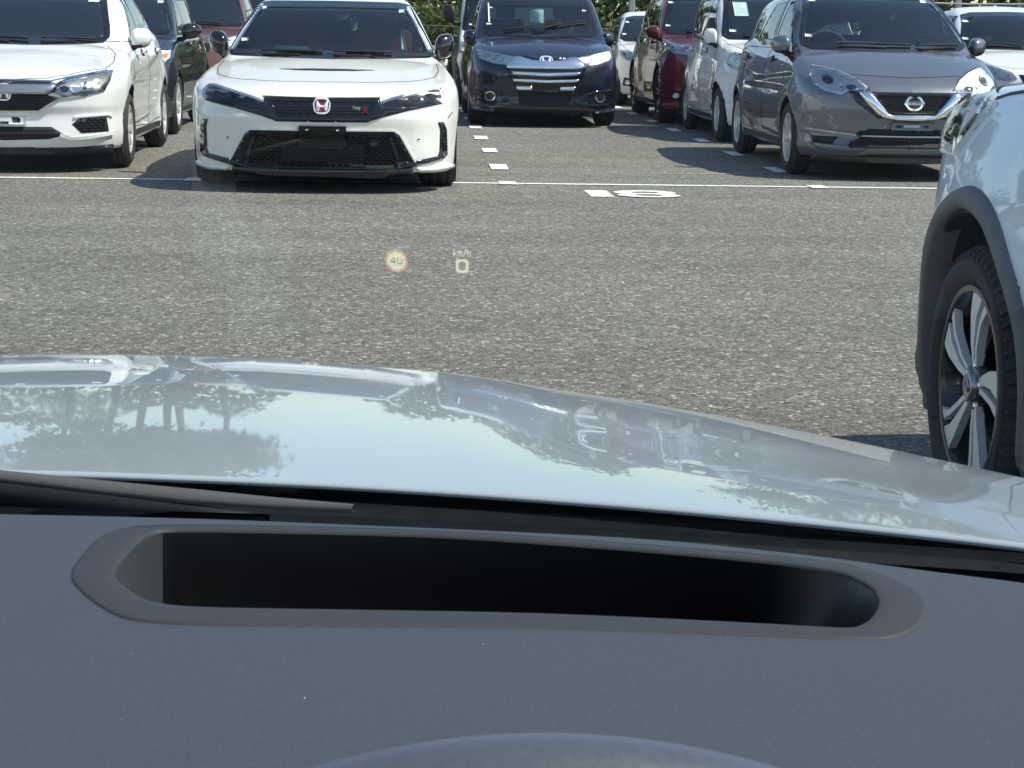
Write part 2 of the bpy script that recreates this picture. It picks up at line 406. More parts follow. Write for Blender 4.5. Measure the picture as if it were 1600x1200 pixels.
# ------------------------------------------------------------------ car shapes (x across, y back from the front bumper, z up)
def base(L, W, H, oh, wb, r, cowl, rooffront, hoodfront, belt, **kw):
    """a generic two box shape; cowl, rooffront and hoodfront are (y, z)"""
    hw = W / 2; cy, cz = cowl; ry, rz = rooffront; hy, hz = hoodfront
    P = dict(L=L, W=W, r=r, Ra=r + .045, axles=(oh, oh + wb))
    P['top'] = [(-.1, hz - .10), (hy, hz), ((hy + cy) / 2, (hz + cz) / 2 + .025), (cy, cz), (cy + .5, belt + .02), (L * .7, belt + .05), (L, belt + .03)]
    P['crown'] = [(0, .05), (hy, .06), (cy, .05), (cy + .4, .03), (L, .03)]
    P['plan'] = [(0, hw - .05), (.35, hw - .025), (oh, hw - .01), (oh + .6, hw - .015), (L * .55, hw), (L - .7, hw - .02), (L, hw - .10)]
    P['sect'] = [(.12, .08), (.25, .03), (.42, .01), (.60, 0), (.78, .012), (.95, .05), (1.1, .10), (1.4, .2)]
    P['nose'] = [(.12, .15), (.2, .06), (.32, .015), (.48, .0), (.60, .015), (hz - .05, .06), (hz + .02, .13), (hz + .2, .5), (1.2, 1.0)]
    P['sweep'] = [(0, 0), (.35, .02), (.6, .08), (.8, .19), (.92, .33), (1, .48), (1.05, .6)]
    P['tail'] = [(.15, .15), (.3, .03), (.6, 0), (.9, .06), (1.2, .12), (1.6, .3)]
    P['tsweep'] = [(0, 0), (.5, .03), (.8, .12), (1, .30)]
    P['bottom'] = [(-.2, .19), (.3, .17), (L * .5, .17), (L - .4, .2), (L, .26)]
    P['ws'] = [(cz - .15, cy - .30), (cz, cy), ((cz + rz) / 2, (cy + ry) / 2 - .02), (rz, ry), (rz + .1, ry + .4)]
    P['bow'] = .30
    P['roof'] = [(ry - .4, rz - .12), (ry, rz), (ry + .5, H), (L * .62, H - .01), (L - .5, H - .07), (L, H - .13)]
    P['roofcrown'] = .07
    P['rw'] = [(belt - .2, L - .05), (belt, L - .10), (H - .15, L - .40), (H, L - .6)]
    P['gside'] = [(belt - .3, hw - .02), (belt, hw - .09), ((belt + H) / 2, hw - .17), (H, hw - .29)]
    P['gplan'] = [(cy - .3, -.02), (cy, 0), (L * .6, 0), (L - .2, -.08), (L, -.12)]
    P['ghbot'] = belt - .3
    P.update(kw)
    return P

CARS = {}
# white hot hatch, centre of the picture
P = base(4.595, 1.89, 1.405, .93, 2.735, .322, (1.42, .935), (2.10, 1.335), (.16, .735), .93)
P.update(Ra=.352, flare=.012, bow=.24, roofcrown=.075,
    top=[(-.1, .62), (.06, .685), (.14, .722), (.35, .765), (.8, .845), (1.2, .905), (1.45, .93), (2, .95), (3.4, 1.0), (4.2, 1.03), (4.6, .98)],
    crown=[(0, .03), (.3, .055), (.8, .075), (1.4, .075), (2, .03), (4.6, .03)],
    plan=[(0, .93), (.35, .945), (.93, .945), (1.6, .915), (2.8, .915), (3.66, .945), (4.2, .91), (4.6, .80)],
    sect=[(.1, .06), (.2, .035), (.33, .018), (.5, .0), (.66, .004), (.8, .03), (.92, .08), (1.05, .14), (1.4, .25)],
    nose=[(.10, .10), (.17, .045), (.26, .02), (.40, .012), (.52, .0), (.58, .018), (.64, .03), (.69, .065), (.73, .14), (.85, .5), (1.2, 1.2)],
    sweep=[(0, 0), (.4, .03), (.65, .10), (.82, .22), (.92, .36), (1, .56), (1.05, .75)],
    bottom=[(-.2, .135), (.3, .13), (2.2, .14), (4.2, .2), (4.6, .26)],
    gside=[(.7, .86), (.93, .80), (1.15, .70), (1.33, .605), (1.41, .55)])
P['dents'] = [([(-.2, .43), (.47, .43), (.51, .40), (.60, .24), (.49, .185), (-.2, .185)], .045, .03), ([(-.2, .645), (.37, .645), (.33, .515), (-.2, .515)], .015, .02)]
CARS['civic'] = P
# white saloon at the left edge
P = base(4.44, 1.695, 1.477, .83, 2.60, .305, (1.30, .985), (2.02, 1.40), (.17, .745), .97)
P.update(
    top=[(-.1, .64), (.05, .70), (.15, .745), (.45, .835), (.9, .92), (1.3, .985), (1.8, .99), (3.0, 1.03), (3.6, 1.08), (4.1, 1.09), (4.44, 1.05)],
    nose=[(.12, .12), (.2, .045), (.3, .005), (.44, .02), (.52, .0), (.62, .0), (.69, .03), (.75, .11), (.9, .5), (1.2, 1.1)],
    crown=[(0, .02), (.3, .05), (.8, .085), (1.3, .08), (2, .03), (4.44, .03)],
    plan=[(0, .81), (.35, .835), (.83, .845), (1.5, .835), (2.5, .8475), (3.5, .84), (4.0, .80), (4.44, .70)],
    sect=[(.12, .07), (.22, .03), (.32, .02), (.45, .03), (.6, .01), (.7, .0), (.82, .02), (.95, .07), (1.1, .13), (1.4, .2)],
    rw=[(.9, 3.9), (1.05, 3.75), (1.3, 3.25), (1.45, 2.9)],
    roof=[(1.6, 1.28), (2.02, 1.40), (2.5, 1.47), (2.9, 1.46), (3.4, 1.37), (3.9, 1.2), (4.4, 1.0)],
    lines=[([(1.0, .66), (2.2, .735), (3.2, .83), (4.1, .90)], .022, .10), ([(1.25, .30), (2.2, .33), (3.0, .40)], .02, .07)])
CARS['city'] = P
# grey hatchback
P = base(4.10, 1.695, 1.545, .80, 2.60, .30, (.88, 1.035), (1.72, 1.49), (.15, .80), 1.0)
P.update(Ra=.335,
    top=[(-.1, .68), (.03, .735), (.12, .785), (.25, .855), (.45, .93), (.7, 1.0), (.88, 1.03), (1.5, 1.01), (2.6, 1.03), (3.5, 1.10), (4.1, 1.08)],
    crown=[(0, .03), (.3, .06), (.7, .09), (1.1, .08), (1.6, .04), (4.1, .03)],
    nose=[(.12, .13), (.2, .055), (.27, .005), (.36, .03), (.46, .015), (.56, .0), (.66, .01), (.73, .045), (.79, .11), (.9, .35), (1.2, 1.1)],
    plan=[(0, .80), (.4, .835), (.80, .845), (1.5, .83), (2.5, .8475), (3.4, .84), (3.8, .80), (4.1, .72)],
    lines=[([(.7, .80), (1.6, .76), (2.5, .72), (3.2, .86), (3.9, .93)], .02, .09), ([(1.1, .27), (2.0, .30), (2.9, .40)], .018, .06)],
    ws=[(.85, .60), (1.035, .88), (1.25, 1.24), (1.49, 1.72), (1.55, 2.1)], bow=.34)
P['dents'] = [([(-.2, .405), (.33, .402), (.40, .382), (.47, .285), (-.2, .275)], .05, .025), ([(-.2, .69), (.32, .69), (.19, .54), (-.2, .535)], .02, .02)]
CARS['note'] = P
# dark blue people carrier
P = base(4.83, 1.80, 1.695, .93, 2.90, .325, (1.08, 1.06), (1.90, 1.59), (.17, .845), 1.03)
P.update(
    top=[(-.1, .72), (.03, .78), (.10, .83), (.25, .90), (.6, .99), (1.0, 1.05), (1.5, 1.06), (4.0, 1.08), (4.83, 1.08)],
    crown=[(0, .05), (.3, .07), (.7, .085), (1.1, .08), (1.6, .03), (4.83, .03)],
    nose=[(.12, .15), (.19, .06), (.26, .01), (.38, .02), (.5, .005), (.62, .0), (.70, .02), (.76, .05), (.83, .12), (1.0, .5), (1.2, 1.0)],
    ws=[(.85, .75), (1.06, 1.08), (1.3, 1.42), (1.59, 1.90), (1.69, 2.3)], bow=.26,
    gside=[(.7, .88), (1.03, .815), (1.3, .755), (1.6, .66), (1.7, .60)])
CARS['odyssey'] = P
# pale crossover right beside the camera, nose pointing away
P = base(4.32, 1.81, 1.66, .86, 2.58, .335, (1.30, 1.12), (2.05, 1.56), (.19, .95), 1.08)
P.update(Ra=.405, flare=.03, flarew=.15, archdark=.045,
    top=[(-.1, .84), (.05, .94), (.16, 1.0), (.5, 1.06), (.9, 1.10), (1.35, 1.13), (2, 1.10), (4.32, 1.12)],
    crown=[(0, .02), (.3, .04), (.8, .07), (1.3, .08), (1.8, .03), (4.32, .03)],
    nose=[(.16, .14), (.24, .05), (.34, .01), (.5, .0), (.66, .01), (.8, .03), (.92, .08), (1.0, .2), (1.06, .4), (1.3, 1.1)],
    plan=[(0, .83), (.35, .865), (.86, .875), (1.5, .86), (2.4, .89), (3.5, .89), (4.32, .78)],
    sect=[(.15, .05), (.28, .02), (.5, .015), (.7, .0), (.85, .012), (.95, .035), (1.05, .075), (1.15, .13), (1.4, .22)],
    bottom=[(-.2, .24), (.3, .21), (2.2, .2), (4, .22), (4.32, .30)])
CARS['crossover'] = P
CARS['kei'] = base(3.70, 1.62, 1.66, .70, 2.44, .29, (.80, 1.06), (1.45, 1.56), (.15, .93), 1.02, lines=[([(.9, .80), (2.0, .84), (3.2, .9)], .012, .07)],
    gside=[(.7, .79), (1.02, .755), (1.3, .72), (1.55, .66), (1.66, .60)], bow=.22)
CARS['red_suv'] = base(4.64, 1.82, 1.73, .93, 2.705, .355, (1.28, 1.10), (2.05, 1.62), (.18, .95), 1.08, flare=.03, lines=[([(1, .82), (2.5, .88), (3.8, .95)], .02, .09)])
CARS['copper_suv'] = base(4.6, 1.82, 1.70, .90, 2.65, .35, (1.25, 1.10), (2.0, 1.60), (.18, .93), 1.06, flare=.03)
CARS['black_mpv'] = base(4.3, 1.74, 1.58, .85, 2.7, .315, (1.1, 1.02), (1.85, 1.47), (.17, .80), 1.0, lines=[([(.9, .75), (2.0, .78), (3.6, .9)], .018, .09)])
CARS['white_hatch'] = base(3.95, 1.69, 1.49, .78, 2.5, .30, (1.12, 1.0), (1.85, 1.41), (.16, .80), .97, lines=[([(.9, .75), (2.0, .78), (3.4, .9)], .018, .09)])
CARS['white_far'] = base(3.95, 1.69, 1.47, .78, 2.5, .30, (1.12, .97), (1.85, 1.38), (.16, .78), .95, lines=[([(.9, .72), (2.0, .76), (3.4, .88)], .018, .09)])
CARS['van'] = base(4.7, 1.72, 1.98, .75, 2.6, .32, (.42, 1.08), (1.02, 1.78), (.12, .98), 1.1,
    gside=[(.8, .85), (1.1, .82), (1.5, .78), (1.8, .72), (1.95, .66)], roof=[(.6, 1.62), (1.02, 1.8), (1.5, 1.96), (3.5, 1.98), (4.6, 1.95)], bow=.15)
CARS['red_hatch'] = base(3.95, 1.69, 1.50, .78, 2.5, .30, (1.12, 1.0), (1.85, 1.41), (.16, .80), .97)
# where each stands: x of its centre line, y of its front bumper, turn (degrees, 0 = nose towards the camera)
PLACE = dict(civic=(-.63, 12.79, 0), city=(-3.09, 14.25, 1.5), note=(3.92, 14.46, -.6), odyssey=(1.55, 21.85, 0), crossover=(2.19, 5.08, 180),
    kei=(4.03, 19.10, 0), red_suv=(4.0, 22.7, 0), copper_suv=(-3.16, 25.1, 0), black_mpv=(-3.32, 18.9, 0), white_hatch=(6.72, 19.0, 0),
    white_far=(3.98, 28.3, 0), van=(1.50, 27.4, 0), red_hatch=(6.75, 14.3, 0))
CARS['far_van'] = CARS['van']; PLACE['far_van'] = (-3.05, 31.2, 0)
# ------------------------------------------------------------------ laying parts onto a body
FIELD = {k: make_field(v) for k, v in CARS.items()}
def project(kind, view, p2):
    f = FIELD[kind]; p2 = np.asarray(p2, float); n = len(p2)
    if view == 'f': o = np.stack([p2[:, 0], np.full(n, -.5), p2[:, 1]], 1); d = np.array([0, 1.0, 0]); tm, ns = 3.6, 160
    elif view == 'r': o = np.stack([np.full(n, 1.3), p2[:, 0], p2[:, 1]], 1); d = np.array([-1.0, 0, 0]); tm, ns = 1.25, 60
    elif view == 'l': o = np.stack([np.full(n, -1.3), p2[:, 0], p2[:, 1]], 1); d = np.array([1.0, 0, 0]); tm, ns = 1.25, 60
    elif view == 'b': o = np.stack([p2[:, 0], np.full(n, CARS[kind]['L'] + .4), p2[:, 1]], 1); d = np.array([0, -1.0, 0]); tm, ns = 2.5, 120
    else: o = np.stack([p2[:, 0], p2[:, 1], np.full(n, 2.3)], 1); d = np.array([0, 0, -1.0]); tm, ns = 2.2, 80
    t = march(f, o, np.broadcast_to(d, o.shape), tm)
    bad = np.isnan(t)
    if bad.any() and not bad.all():
        g = np.where(~bad)[0]
        for i in np.where(bad)[0]: t[i] = t[g[np.argmin(((p2[g] - p2[i]) ** 2).sum(1))]]
    P = o + d * t[:, None]; g = grad(f, P, .004); N = g / np.maximum(np.linalg.norm(g, axis=1, keepdims=True), 1e-9)
    return P, N
def chaikin(poly, n=1):
    for _ in range(n):
        q = []
        for i in range(len(poly)):
            a, b = poly[i], poly[(i + 1) % len(poly)]
            q += [(a[0]*.8+b[0]*.2, a[1]*.8+b[1]*.2), (a[0]*.2+b[0]*.8, a[1]*.2+b[1]*.8)]
        poly = q
    return poly
def resample(poly, res, closed=True):
    out = []; n = len(poly)
    for i in range(n if closed else n - 1):
        a, b = np.array(poly[i]), np.array(poly[(i + 1) % n]); m = max(1, int(math.ceil(np.linalg.norm(b - a) / res)))
        for k in range(m): out.append(tuple(a + (b - a) * k / m))
    if not closed: out.append(tuple(poly[-1]))
    return out
def patch(kind, par, view, poly, m, name, off=.004, skirt=.012, res=.03, bulge=0, bev=.02, round_=0, mirror=False):
    if round_: poly = chaikin(poly, round_)
    B = resample(poly, res); nb = len(B); pa = np.array(B)
    lo, hi = pa.min(0), pa.max(0)
    gx = np.arange(lo[0] + res / 2, hi[0], res); gy = np.arange(lo[1] + res / 2, hi[1], res)
    G = np.stack(np.meshgrid(gx, gy), -1).reshape(-1, 2)
    if len(G):
        sd = poly_sd(G[:, 0], G[:, 1], B); G = G[sd < -res * .35]
    pts = [Vector(p) for p in B] + [Vector(p) for p in G]
    r = delaunay_2d_cdt(pts, [(i, (i + 1) % nb) for i in range(nb)], [], 1, 1e-7)
    v2 = np.array([tuple(v) for v in r[0]]); tri = np.array([tuple(f) for f in r[2] if len(f) == 3])
    orig = r[3]; bidx = {}
    for i, l in enumerate(orig):
        for k in l:
            if k < nb: bidx[k] = i
    P, N = project(kind, view, v2)
    sd = -poly_sd(v2[:, 0], v2[:, 1], B)
    e = np.clip(sd / bev, 0, 1)
    top = P + N * (off + bulge * np.sqrt(np.maximum(0, 1 - (1 - e) ** 2)))[:, None]
    if len(tri):
        a = top[tri[:, 0]]; fn = np.cross(top[tri[:, 1]] - a, top[tri[:, 2]] - a)
        if (fn * N[tri[:, 0]]).sum() < 0: tri = tri[:, ::-1]
    loop = [bidx[i] for i in range(nb) if i in bidx]
    V = np.concatenate([top, P[loop] - N[loop] * skirt]); k0 = len(top); n = len(loop)
    Q = np.array([(loop[i], loop[(i + 1) % n], k0 + (i + 1) % n, k0 + i) for i in range(n)])
    out = []
    for s in ((1, -1) if mirror else (1,)):
        VV = V * np.array([s, 1, 1]); out.append(mesh_np(name, VV, [tri if s > 0 else tri[:, ::-1], Q if s > 0 else Q[:, ::-1]], m, par))
    return out if mirror else out[0]
def strip_np(kind, view, line, width, off=.003, res=.025, closed=False, thick=.006):
    L = np.array(resample(line, res, closed)); n = len(L)
    a = np.roll(L, 1, 0); b = np.roll(L, -1, 0)
    if not closed: a[0] = L[0]; b[-1] = L[-1]
    t = b - a; t /= np.maximum(np.linalg.norm(t, axis=1, keepdims=True), 1e-9); nn = np.stack([-t[:, 1], t[:, 0]], 1)
    wd = np.broadcast_to(np.asarray(width, float), (n,))[:, None] if np.ndim(width) == 0 else np.interp(np.linspace(0, 1, n), np.linspace(0, 1, len(width)), width)[:, None]
    A, NA = project(kind, view, L + nn * wd / 2); Bp, NB = project(kind, view, L - nn * wd / 2)
    V = np.concatenate([A + NA * off, Bp + NB * off, A - NA * thick, Bp - NB * thick])
    F = []
    for i in range(n if closed else n - 1):
        j = (i + 1) % n
        F += [(i, n+i, n+j, j), (2*n+i, i, j, 2*n+j), (n+i, 3*n+i, 3*n+j, n+j)]
    if not closed: F += [(0, 2*n, 3*n, n), (n-1, 2*n-1, 4*n-1, 3*n-1)]
    return V, [np.array(F)]
def strip(kind, par, view, line, width, m, name, off=.003, res=.025, closed=False, thick=.006, mirror=False):
    V, F = strip_np(kind, view, line, width, off, res, closed, thick)
    r = mesh_np(name, V, F, m, par, smooth=False)
    if mirror:
        mesh_np(name, V * np.array([-1, 1, 1]), [f[:, ::-1] for f in F], m, par, smooth=False)
    return r
def lattice(kind, par, view, poly, cw, ch, width, m, name, off=.004, inset=.008, style='hex', mirror=False, label=None):
    """raised mesh of a grille: hexagons, or plain bars"""
    pa = np.array(poly); lo, hi = pa.min(0), pa.max(0); segs = []
    if style == 'hex':
        j = 0; y = lo[1]
        while y < hi[1] + ch:
            x = lo[0] - cw + (cw / 2 if j % 2 else 0)
            while x < hi[0] + cw:
                p = [(x, y), (x + cw * .5, y + ch * .28), (x + cw * .5, y + ch)]
                q = [(x, y), (x - cw * .5, y + ch * .28)]
                segs += [(p[0], p[1]), (p[1], p[2]), (q[0], q[1])]
                x += cw
            y += ch; j += 1
    elif style == 'bars':
        y = lo[1] + ch
        while y < hi[1]:
            x = lo[0]
            while x < hi[0]: segs.append(((x, y), (x + cw, y))); x += cw
            y += ch
    elif style == 'grid':
        y = lo[1] + ch / 2
        while y < hi[1]:
            x = lo[0]
            while x < hi[0]: segs.append(((x, y), (x + cw, y))); segs.append(((x, y), (x, y + ch))); x += cw
            y += ch
    sg = np.array(segs); a, b = sg[:, 0], sg[:, 1]
    ok = (poly_sd(a[:, 0], a[:, 1], poly) < -inset) & (poly_sd(b[:, 0], b[:, 1], poly) < -inset)
    a, b = a[ok], b[ok]
    if not len(a): return None
    t = b - a; t /= np.linalg.norm(t, axis=1, keepdims=True); nn = np.stack([-t[:, 1], t[:, 0]], 1) * width / 2
    C4 = [a + nn, a - nn, b - nn, b + nn]; P = []; Bk = []
    for c in C4:
        p, N = project(kind, view, c); P.append(p + N * off); Bk.append(p - N * .004)
    n = len(a); V = np.concatenate(P + Bk); i = np.arange(n)
    F = np.concatenate([np.stack([i, n+i, 2*n+i, 3*n+i], 1), np.stack([i, 3*n+i, 7*n+i, 4*n+i], 1), np.stack([n+i, 5*n+i, 6*n+i, 2*n+i], 1)])
    o = mesh_np(name, V, [F], m, par, smooth=False)
    if mirror: mesh_np(name, V * np.array([-1, 1, 1]), [F[:, ::-1]], m, par, smooth=False)
    return o
def circle(cx, cz, rx, rz=None, n=20, a0=0):
    rz = rz or rx
    return [(cx + rx * math.cos(a0 + 2*math.pi*i/n), cz + rz * math.sin(a0 + 2*math.pi*i/n)) for i in range(n)]
def mir(poly): return [(-a, b) for a, b in poly][::-1]
def sym(half):
    """closed outline from its right half, listed from the top centre round to the bottom centre"""
    return half + [(-a, b) for a, b in half[::-1] if abs(a) > 1e-6]

# ------------------------------------------------------------------ wheels (axis along x, outer face towards +x)
def tyre_np(r, rim, w, treads=0):
    h = w / 2
    prof = [(rim - .012, -h + .03), (rim + .006, -h + .008), (rim + (r-rim) * .45, -h - .004), (r - .03, -h + .008), (r - .008, -h + .022), (r, -h + .045)]
    for g in (-.5, 0, .5):
        prof += [(r, h * g - .006), (r - .007, h * g - .004), (r - .007, h * g + .004), (r, h * g + .006)]
    prof += [(r, h - .045), (r - .008, h - .022), (r - .03, h - .008), (rim + (r-rim) * .62, h + .001), (rim + (r-rim) * .60, h + .004), (rim + (r-rim) * .3, h + .003), (rim + .006, h - .008), (rim - .012, h - .03)]
    V, F = lathe_np(prof, 64)
    if treads:
        P = [(V, F)]
        for i in range(treads):
            a = 2 * math.pi * i / treads
            for s in (-1, 1):
                c, d = math.cos(a + s * .02), math.sin(a + s * .02)
                bx = [(s*(h-.045), r-.004), (s*(h-.004), r-.028), (s*(h-.001), r-.050), (s*(h-.040), r-.02)]
                vv = []
                for da in (-.016, .016):
                    for x, rr in bx: vv.append((x, (rr + .009) * math.cos(a + da), (rr + .009) * math.sin(a + da)))
                f = np.array([(0, 1, 5, 4), (1, 2, 6, 5), (0, 4, 7, 3), (2, 3, 7, 6), (0, 3, 2, 1), (4, 5, 6, 7)])
                P.append((np.array(vv), [f]))
        V, F = join_np(P)
    return V, F
def spoke_np(pts, w0, thick):
    """pts: (angle offset, radius, x, half width) down one spoke"""
    top = []; 
    for a, r, x, hw_ in pts:
        c, s = math.cos(a), math.sin(a)
        for sg in (1, -1):
            top.append((x, r * c - sg * hw_ * s, r * s + sg * hw_ * c))
    n = len(pts); V = np.array(top + [(x - thick, y * .995, z * .995) for x, y, z in top])
    F = []
    for i in range(n - 1):
        a, b, c, d = 2*i, 2*i+1, 2*i+3, 2*i+2
        F += [(a, b, c, d), (2*n+a, 2*n+d, 2*n+c, 2*n+b), (a, d, 2*n+d, 2*n+a), (b, 2*n+b, 2*n+c, c)]
    F += [(0, 2*n, 2*n+1, 1), (2*n-2, 2*n-1, 4*n-1, 4*n-2)]
    return V, [np.array(F)]
def rotx(V, a):
    c, s = math.cos(a), math.sin(a); V = np.asarray(V)
    return np.stack([V[:, 0], c * V[:, 1] - s * V[:, 2], s * V[:, 1] + c * V[:, 2]], 1)
def wheel_meshes(style, r, rim, w):
    h = w / 2; out = []
    out.append(('tyre', *tyre_np(r, rim, w, 60 if style == 'turbine' else 0), 'rubber'))
    barrel = lathe_np([(rim - .002, h - .008), (rim - .012, h - .006), (rim - .020, h - .012), (rim - .03, h - .05), (rim - .05, 0), (rim - .05, -h + .04), (rim - .01, -h + .02)], 64)
    face = 'alloy'
    if style == 'turbine':
        out.append(('rim', *barrel, 'alloy_dark'))
        P = []; D = []
        for i in range(5):
            a = 2 * math.pi * i / 5 + 1.52
            v, f = spoke_np([(.06, .056, h - .020, .008), (.05, .10, h - .014, .0115), (.0, rim * .70, h - .010, .021), (-.06, rim - .036, h - .010, .030), (-.08, rim - .012, h - .012, .034)], 0, .02); P.append((rotx(v, a), f))
            v, f = spoke_np([(-.28, .056, h - .020, .0065), (-.26, .10, h - .014, .0065), (-.30, rim * .70, h - .011, .0075), (-.38, rim - .024, h - .012, .012)], 0, .02); P.append((rotx(v, a), f))
            v, f = spoke_np([(-.36, rim - .027, h - .0118, .013), (-.48, rim - .014, h - .0122, .008), (-.75, rim - .0085, h - .0126, .0055), (-1.18, rim - .009, h - .0130, .0055)], 0, .02); P.append((rotx(v, a), f))
            v, f = spoke_np([(-.08, .06, h - .034, .026), (-.10, .12, h - .040, .030), (-.15, rim * .7, h - .046, .038), (-.2, rim - .012, h - .046, .046)], 0, .02); D.append((rotx(v, a), f))
        D.append(lathe_np([(.06, h - .075), (rim * .72, h - .082), (rim - .045, h - .078)], 48))
        out.append(('spokes', *join_np(P), 'alloy_bright')); out.append(('spoke_backs', *join_np(D), 'alloy_dark'))
        P = [lathe_np([(0, h - .008), (.024, h - .009), (.029, h - .006), (.033, h - .010), (.034, h - .03)], 28), tube_np([(h - .007, .019 * math.cos(q * .39), .013 * math.sin(q * .39)) for q in range(16)], .0022, 5, True), tube_np([(h - .007, .008 * math.cos(q * .39), .012 * math.sin(q * .39)) for q in range(16)], .002, 5, True)]
        out.append(('hub_cap', *join_np(P), 'satin_silver'))
        out.append(('hub', *lathe_np([(.033, h - .022), (.058, h - .028), (.064, h - .05), (.064, h - .06)], 32), 'alloy_dark'))
    else:
        n = {'ten': 10, 'five': 5, 'six': 6, 'cap': 9, 'black': 5}[style]
        if style == 'black': face = 'alloy_dark'
        out.append(('rim', *barrel, face)); P = []
        for i in range(n):
            a = 2 * math.pi * i / n
            ww = .30 * rim * 2 * math.pi / n / 2
            if style in ('five', 'black'):
                for s in (-1, 1):
                    v, f = spoke_np([(s * .10, .05, h - .03, .016), (s * .14, rim * .6, h - .018, .013), (s * .22, rim - .012, h - .012, .018)], 0, .03); P.append((rotx(v, a), f))
            else:
                v, f = spoke_np([(0, .045, h - .03, .020), (.03, rim * .55, h - .016, .018 + .2 * ww), (.05, rim - .012, h - .012, .018 + .35 * ww)], 0, .03); P.append((rotx(v, a), f))
        out.append(('spokes', *join_np(P), face))
        out.append(('hub', *lathe_np([(0, h - .016), (.03, h - .018), (.05, h - .03), (.062, h - .06)], 24), face))
    out.append(('brake_disc', *lathe_np([(0, -.02), (rim * .72, -.02), (rim * .72, -.04), (0, -.04)], 40), 'disc_steel'))
    if style == 'turbine':
        P = []
        for i in range(5):
            a = 2 * math.pi * i / 5 + .2
            v, f = lathe_np([(0, h - .018), (.008, h - .018), (.0105, h - .022), (.0105, h - .04)], 6); v = v + np.array([0, .050 * math.cos(a), .050 * math.sin(a)]); P.append((v, f))
        out.append(('wheel_nuts', *join_np(P), 'chrome'))
    return out
WHEELS = {}
def add_wheels(kind, par, style, rim, w, inset=.012, steer=0):
    P = CARS[kind]; hw = P['W'] / 2; r = P['r']; key = (style, r, rim, w)
    if key not in WHEELS:
        L = []
        for (n, V, F, m) in wheel_meshes(style, r, rim, w):
            o = mesh_np(n, V, F, m, smooth=not n.startswith('spoke')); L.append((n, o.data)); bpy.data.objects.remove(o)
        WHEELS[key] = L
    PLf = C(P['plan'])
    for ya in P['axles']:
        for s in (1, -1):
            e = bpy.data.objects.new('wheel', None); link(e, par)
            hx = float(PLf(ya)) - inset - w / 2 + P.get('flare', .02) * .4
            e.location = (s * hx, ya, r); e.rotation_euler = (R_.uniform(0, 1.2) if style != 'turbine' else 0, 0, 0 if s > 0 else math.pi)
            for n, me in WHEELS[key]:
                o = bpy.data.objects.new(n, me); link(o, e)

# ------------------------------------------------------------------ a car's shell, glass, cabin
def win_outline(kind):
    """windscreen in front view and the side windows in side view, read off the body's own curves"""
    P = CARS[kind]; cz = P['ws'][1][1] if False else None
    d = P.get('win')
    if d: return d
    ws = P['ws']; zc, yc = ws[1]; zr, yr = ws[-2]; GSf, GPf, WSf = C(P['gside']), C(P['gplan']), C(ws)
    w0, w1 = float(GSf(zc + .03)) - .055, float(GSf(zr)) - .05
    front = sym([(0, zr - .015), (w1 * .8, zr - .025), (w1, zr - .05), (w0, zc + .06), (w0 - .04, zc + .035), (0, zc + .028)])
    oh, rr = P['axles']; belt = P['ghbot'] + .3; bow = P['bow']
    yA = lambda z: float(WSf(z)) + bow * float(GSf(z)) ** 2
    yB = oh + (rr - oh) * .50; yC = rr - .05; zt = min(zr + .02, P['roof'][2][1] - .13)
    b = belt + .035
    s1 = [(yA(b) + .20, b), (yB - .02, b + .01), (yB - .02, zt), (yA(zt) + .10, zt - .01)]
    s2 = [(yB + .06, b + .01), (yC, b + .05), (yC - .10, zt - .10), (yC - .30, zt - .02), (yB + .06, zt)]
    s3 = [(yC + .07, b + .08), (yC + .36, b + .12), (yC + .16, zt - .12), (yC, zt - .12)]
    return dict(front=front, side=[s1, s2] + ([s3] if P['L'] > 3.9 and not P.get('saloon') else []), yB=yB)
def seat_bm(bm, x, y, z0=.32, wd=.48):
    add_box(bm, (x, y, z0 + .10), (wd, .52, .18), bev=.05)
    add_box(bm, (x, y + .33, z0 + .46), (wd, .16, .62), Matrix.Rotation(-.0, 3, 'X'), bev=.06)
    add_box(bm, (x, y + .37, z0 + .87), (.25, .11, .19), bev=.045)
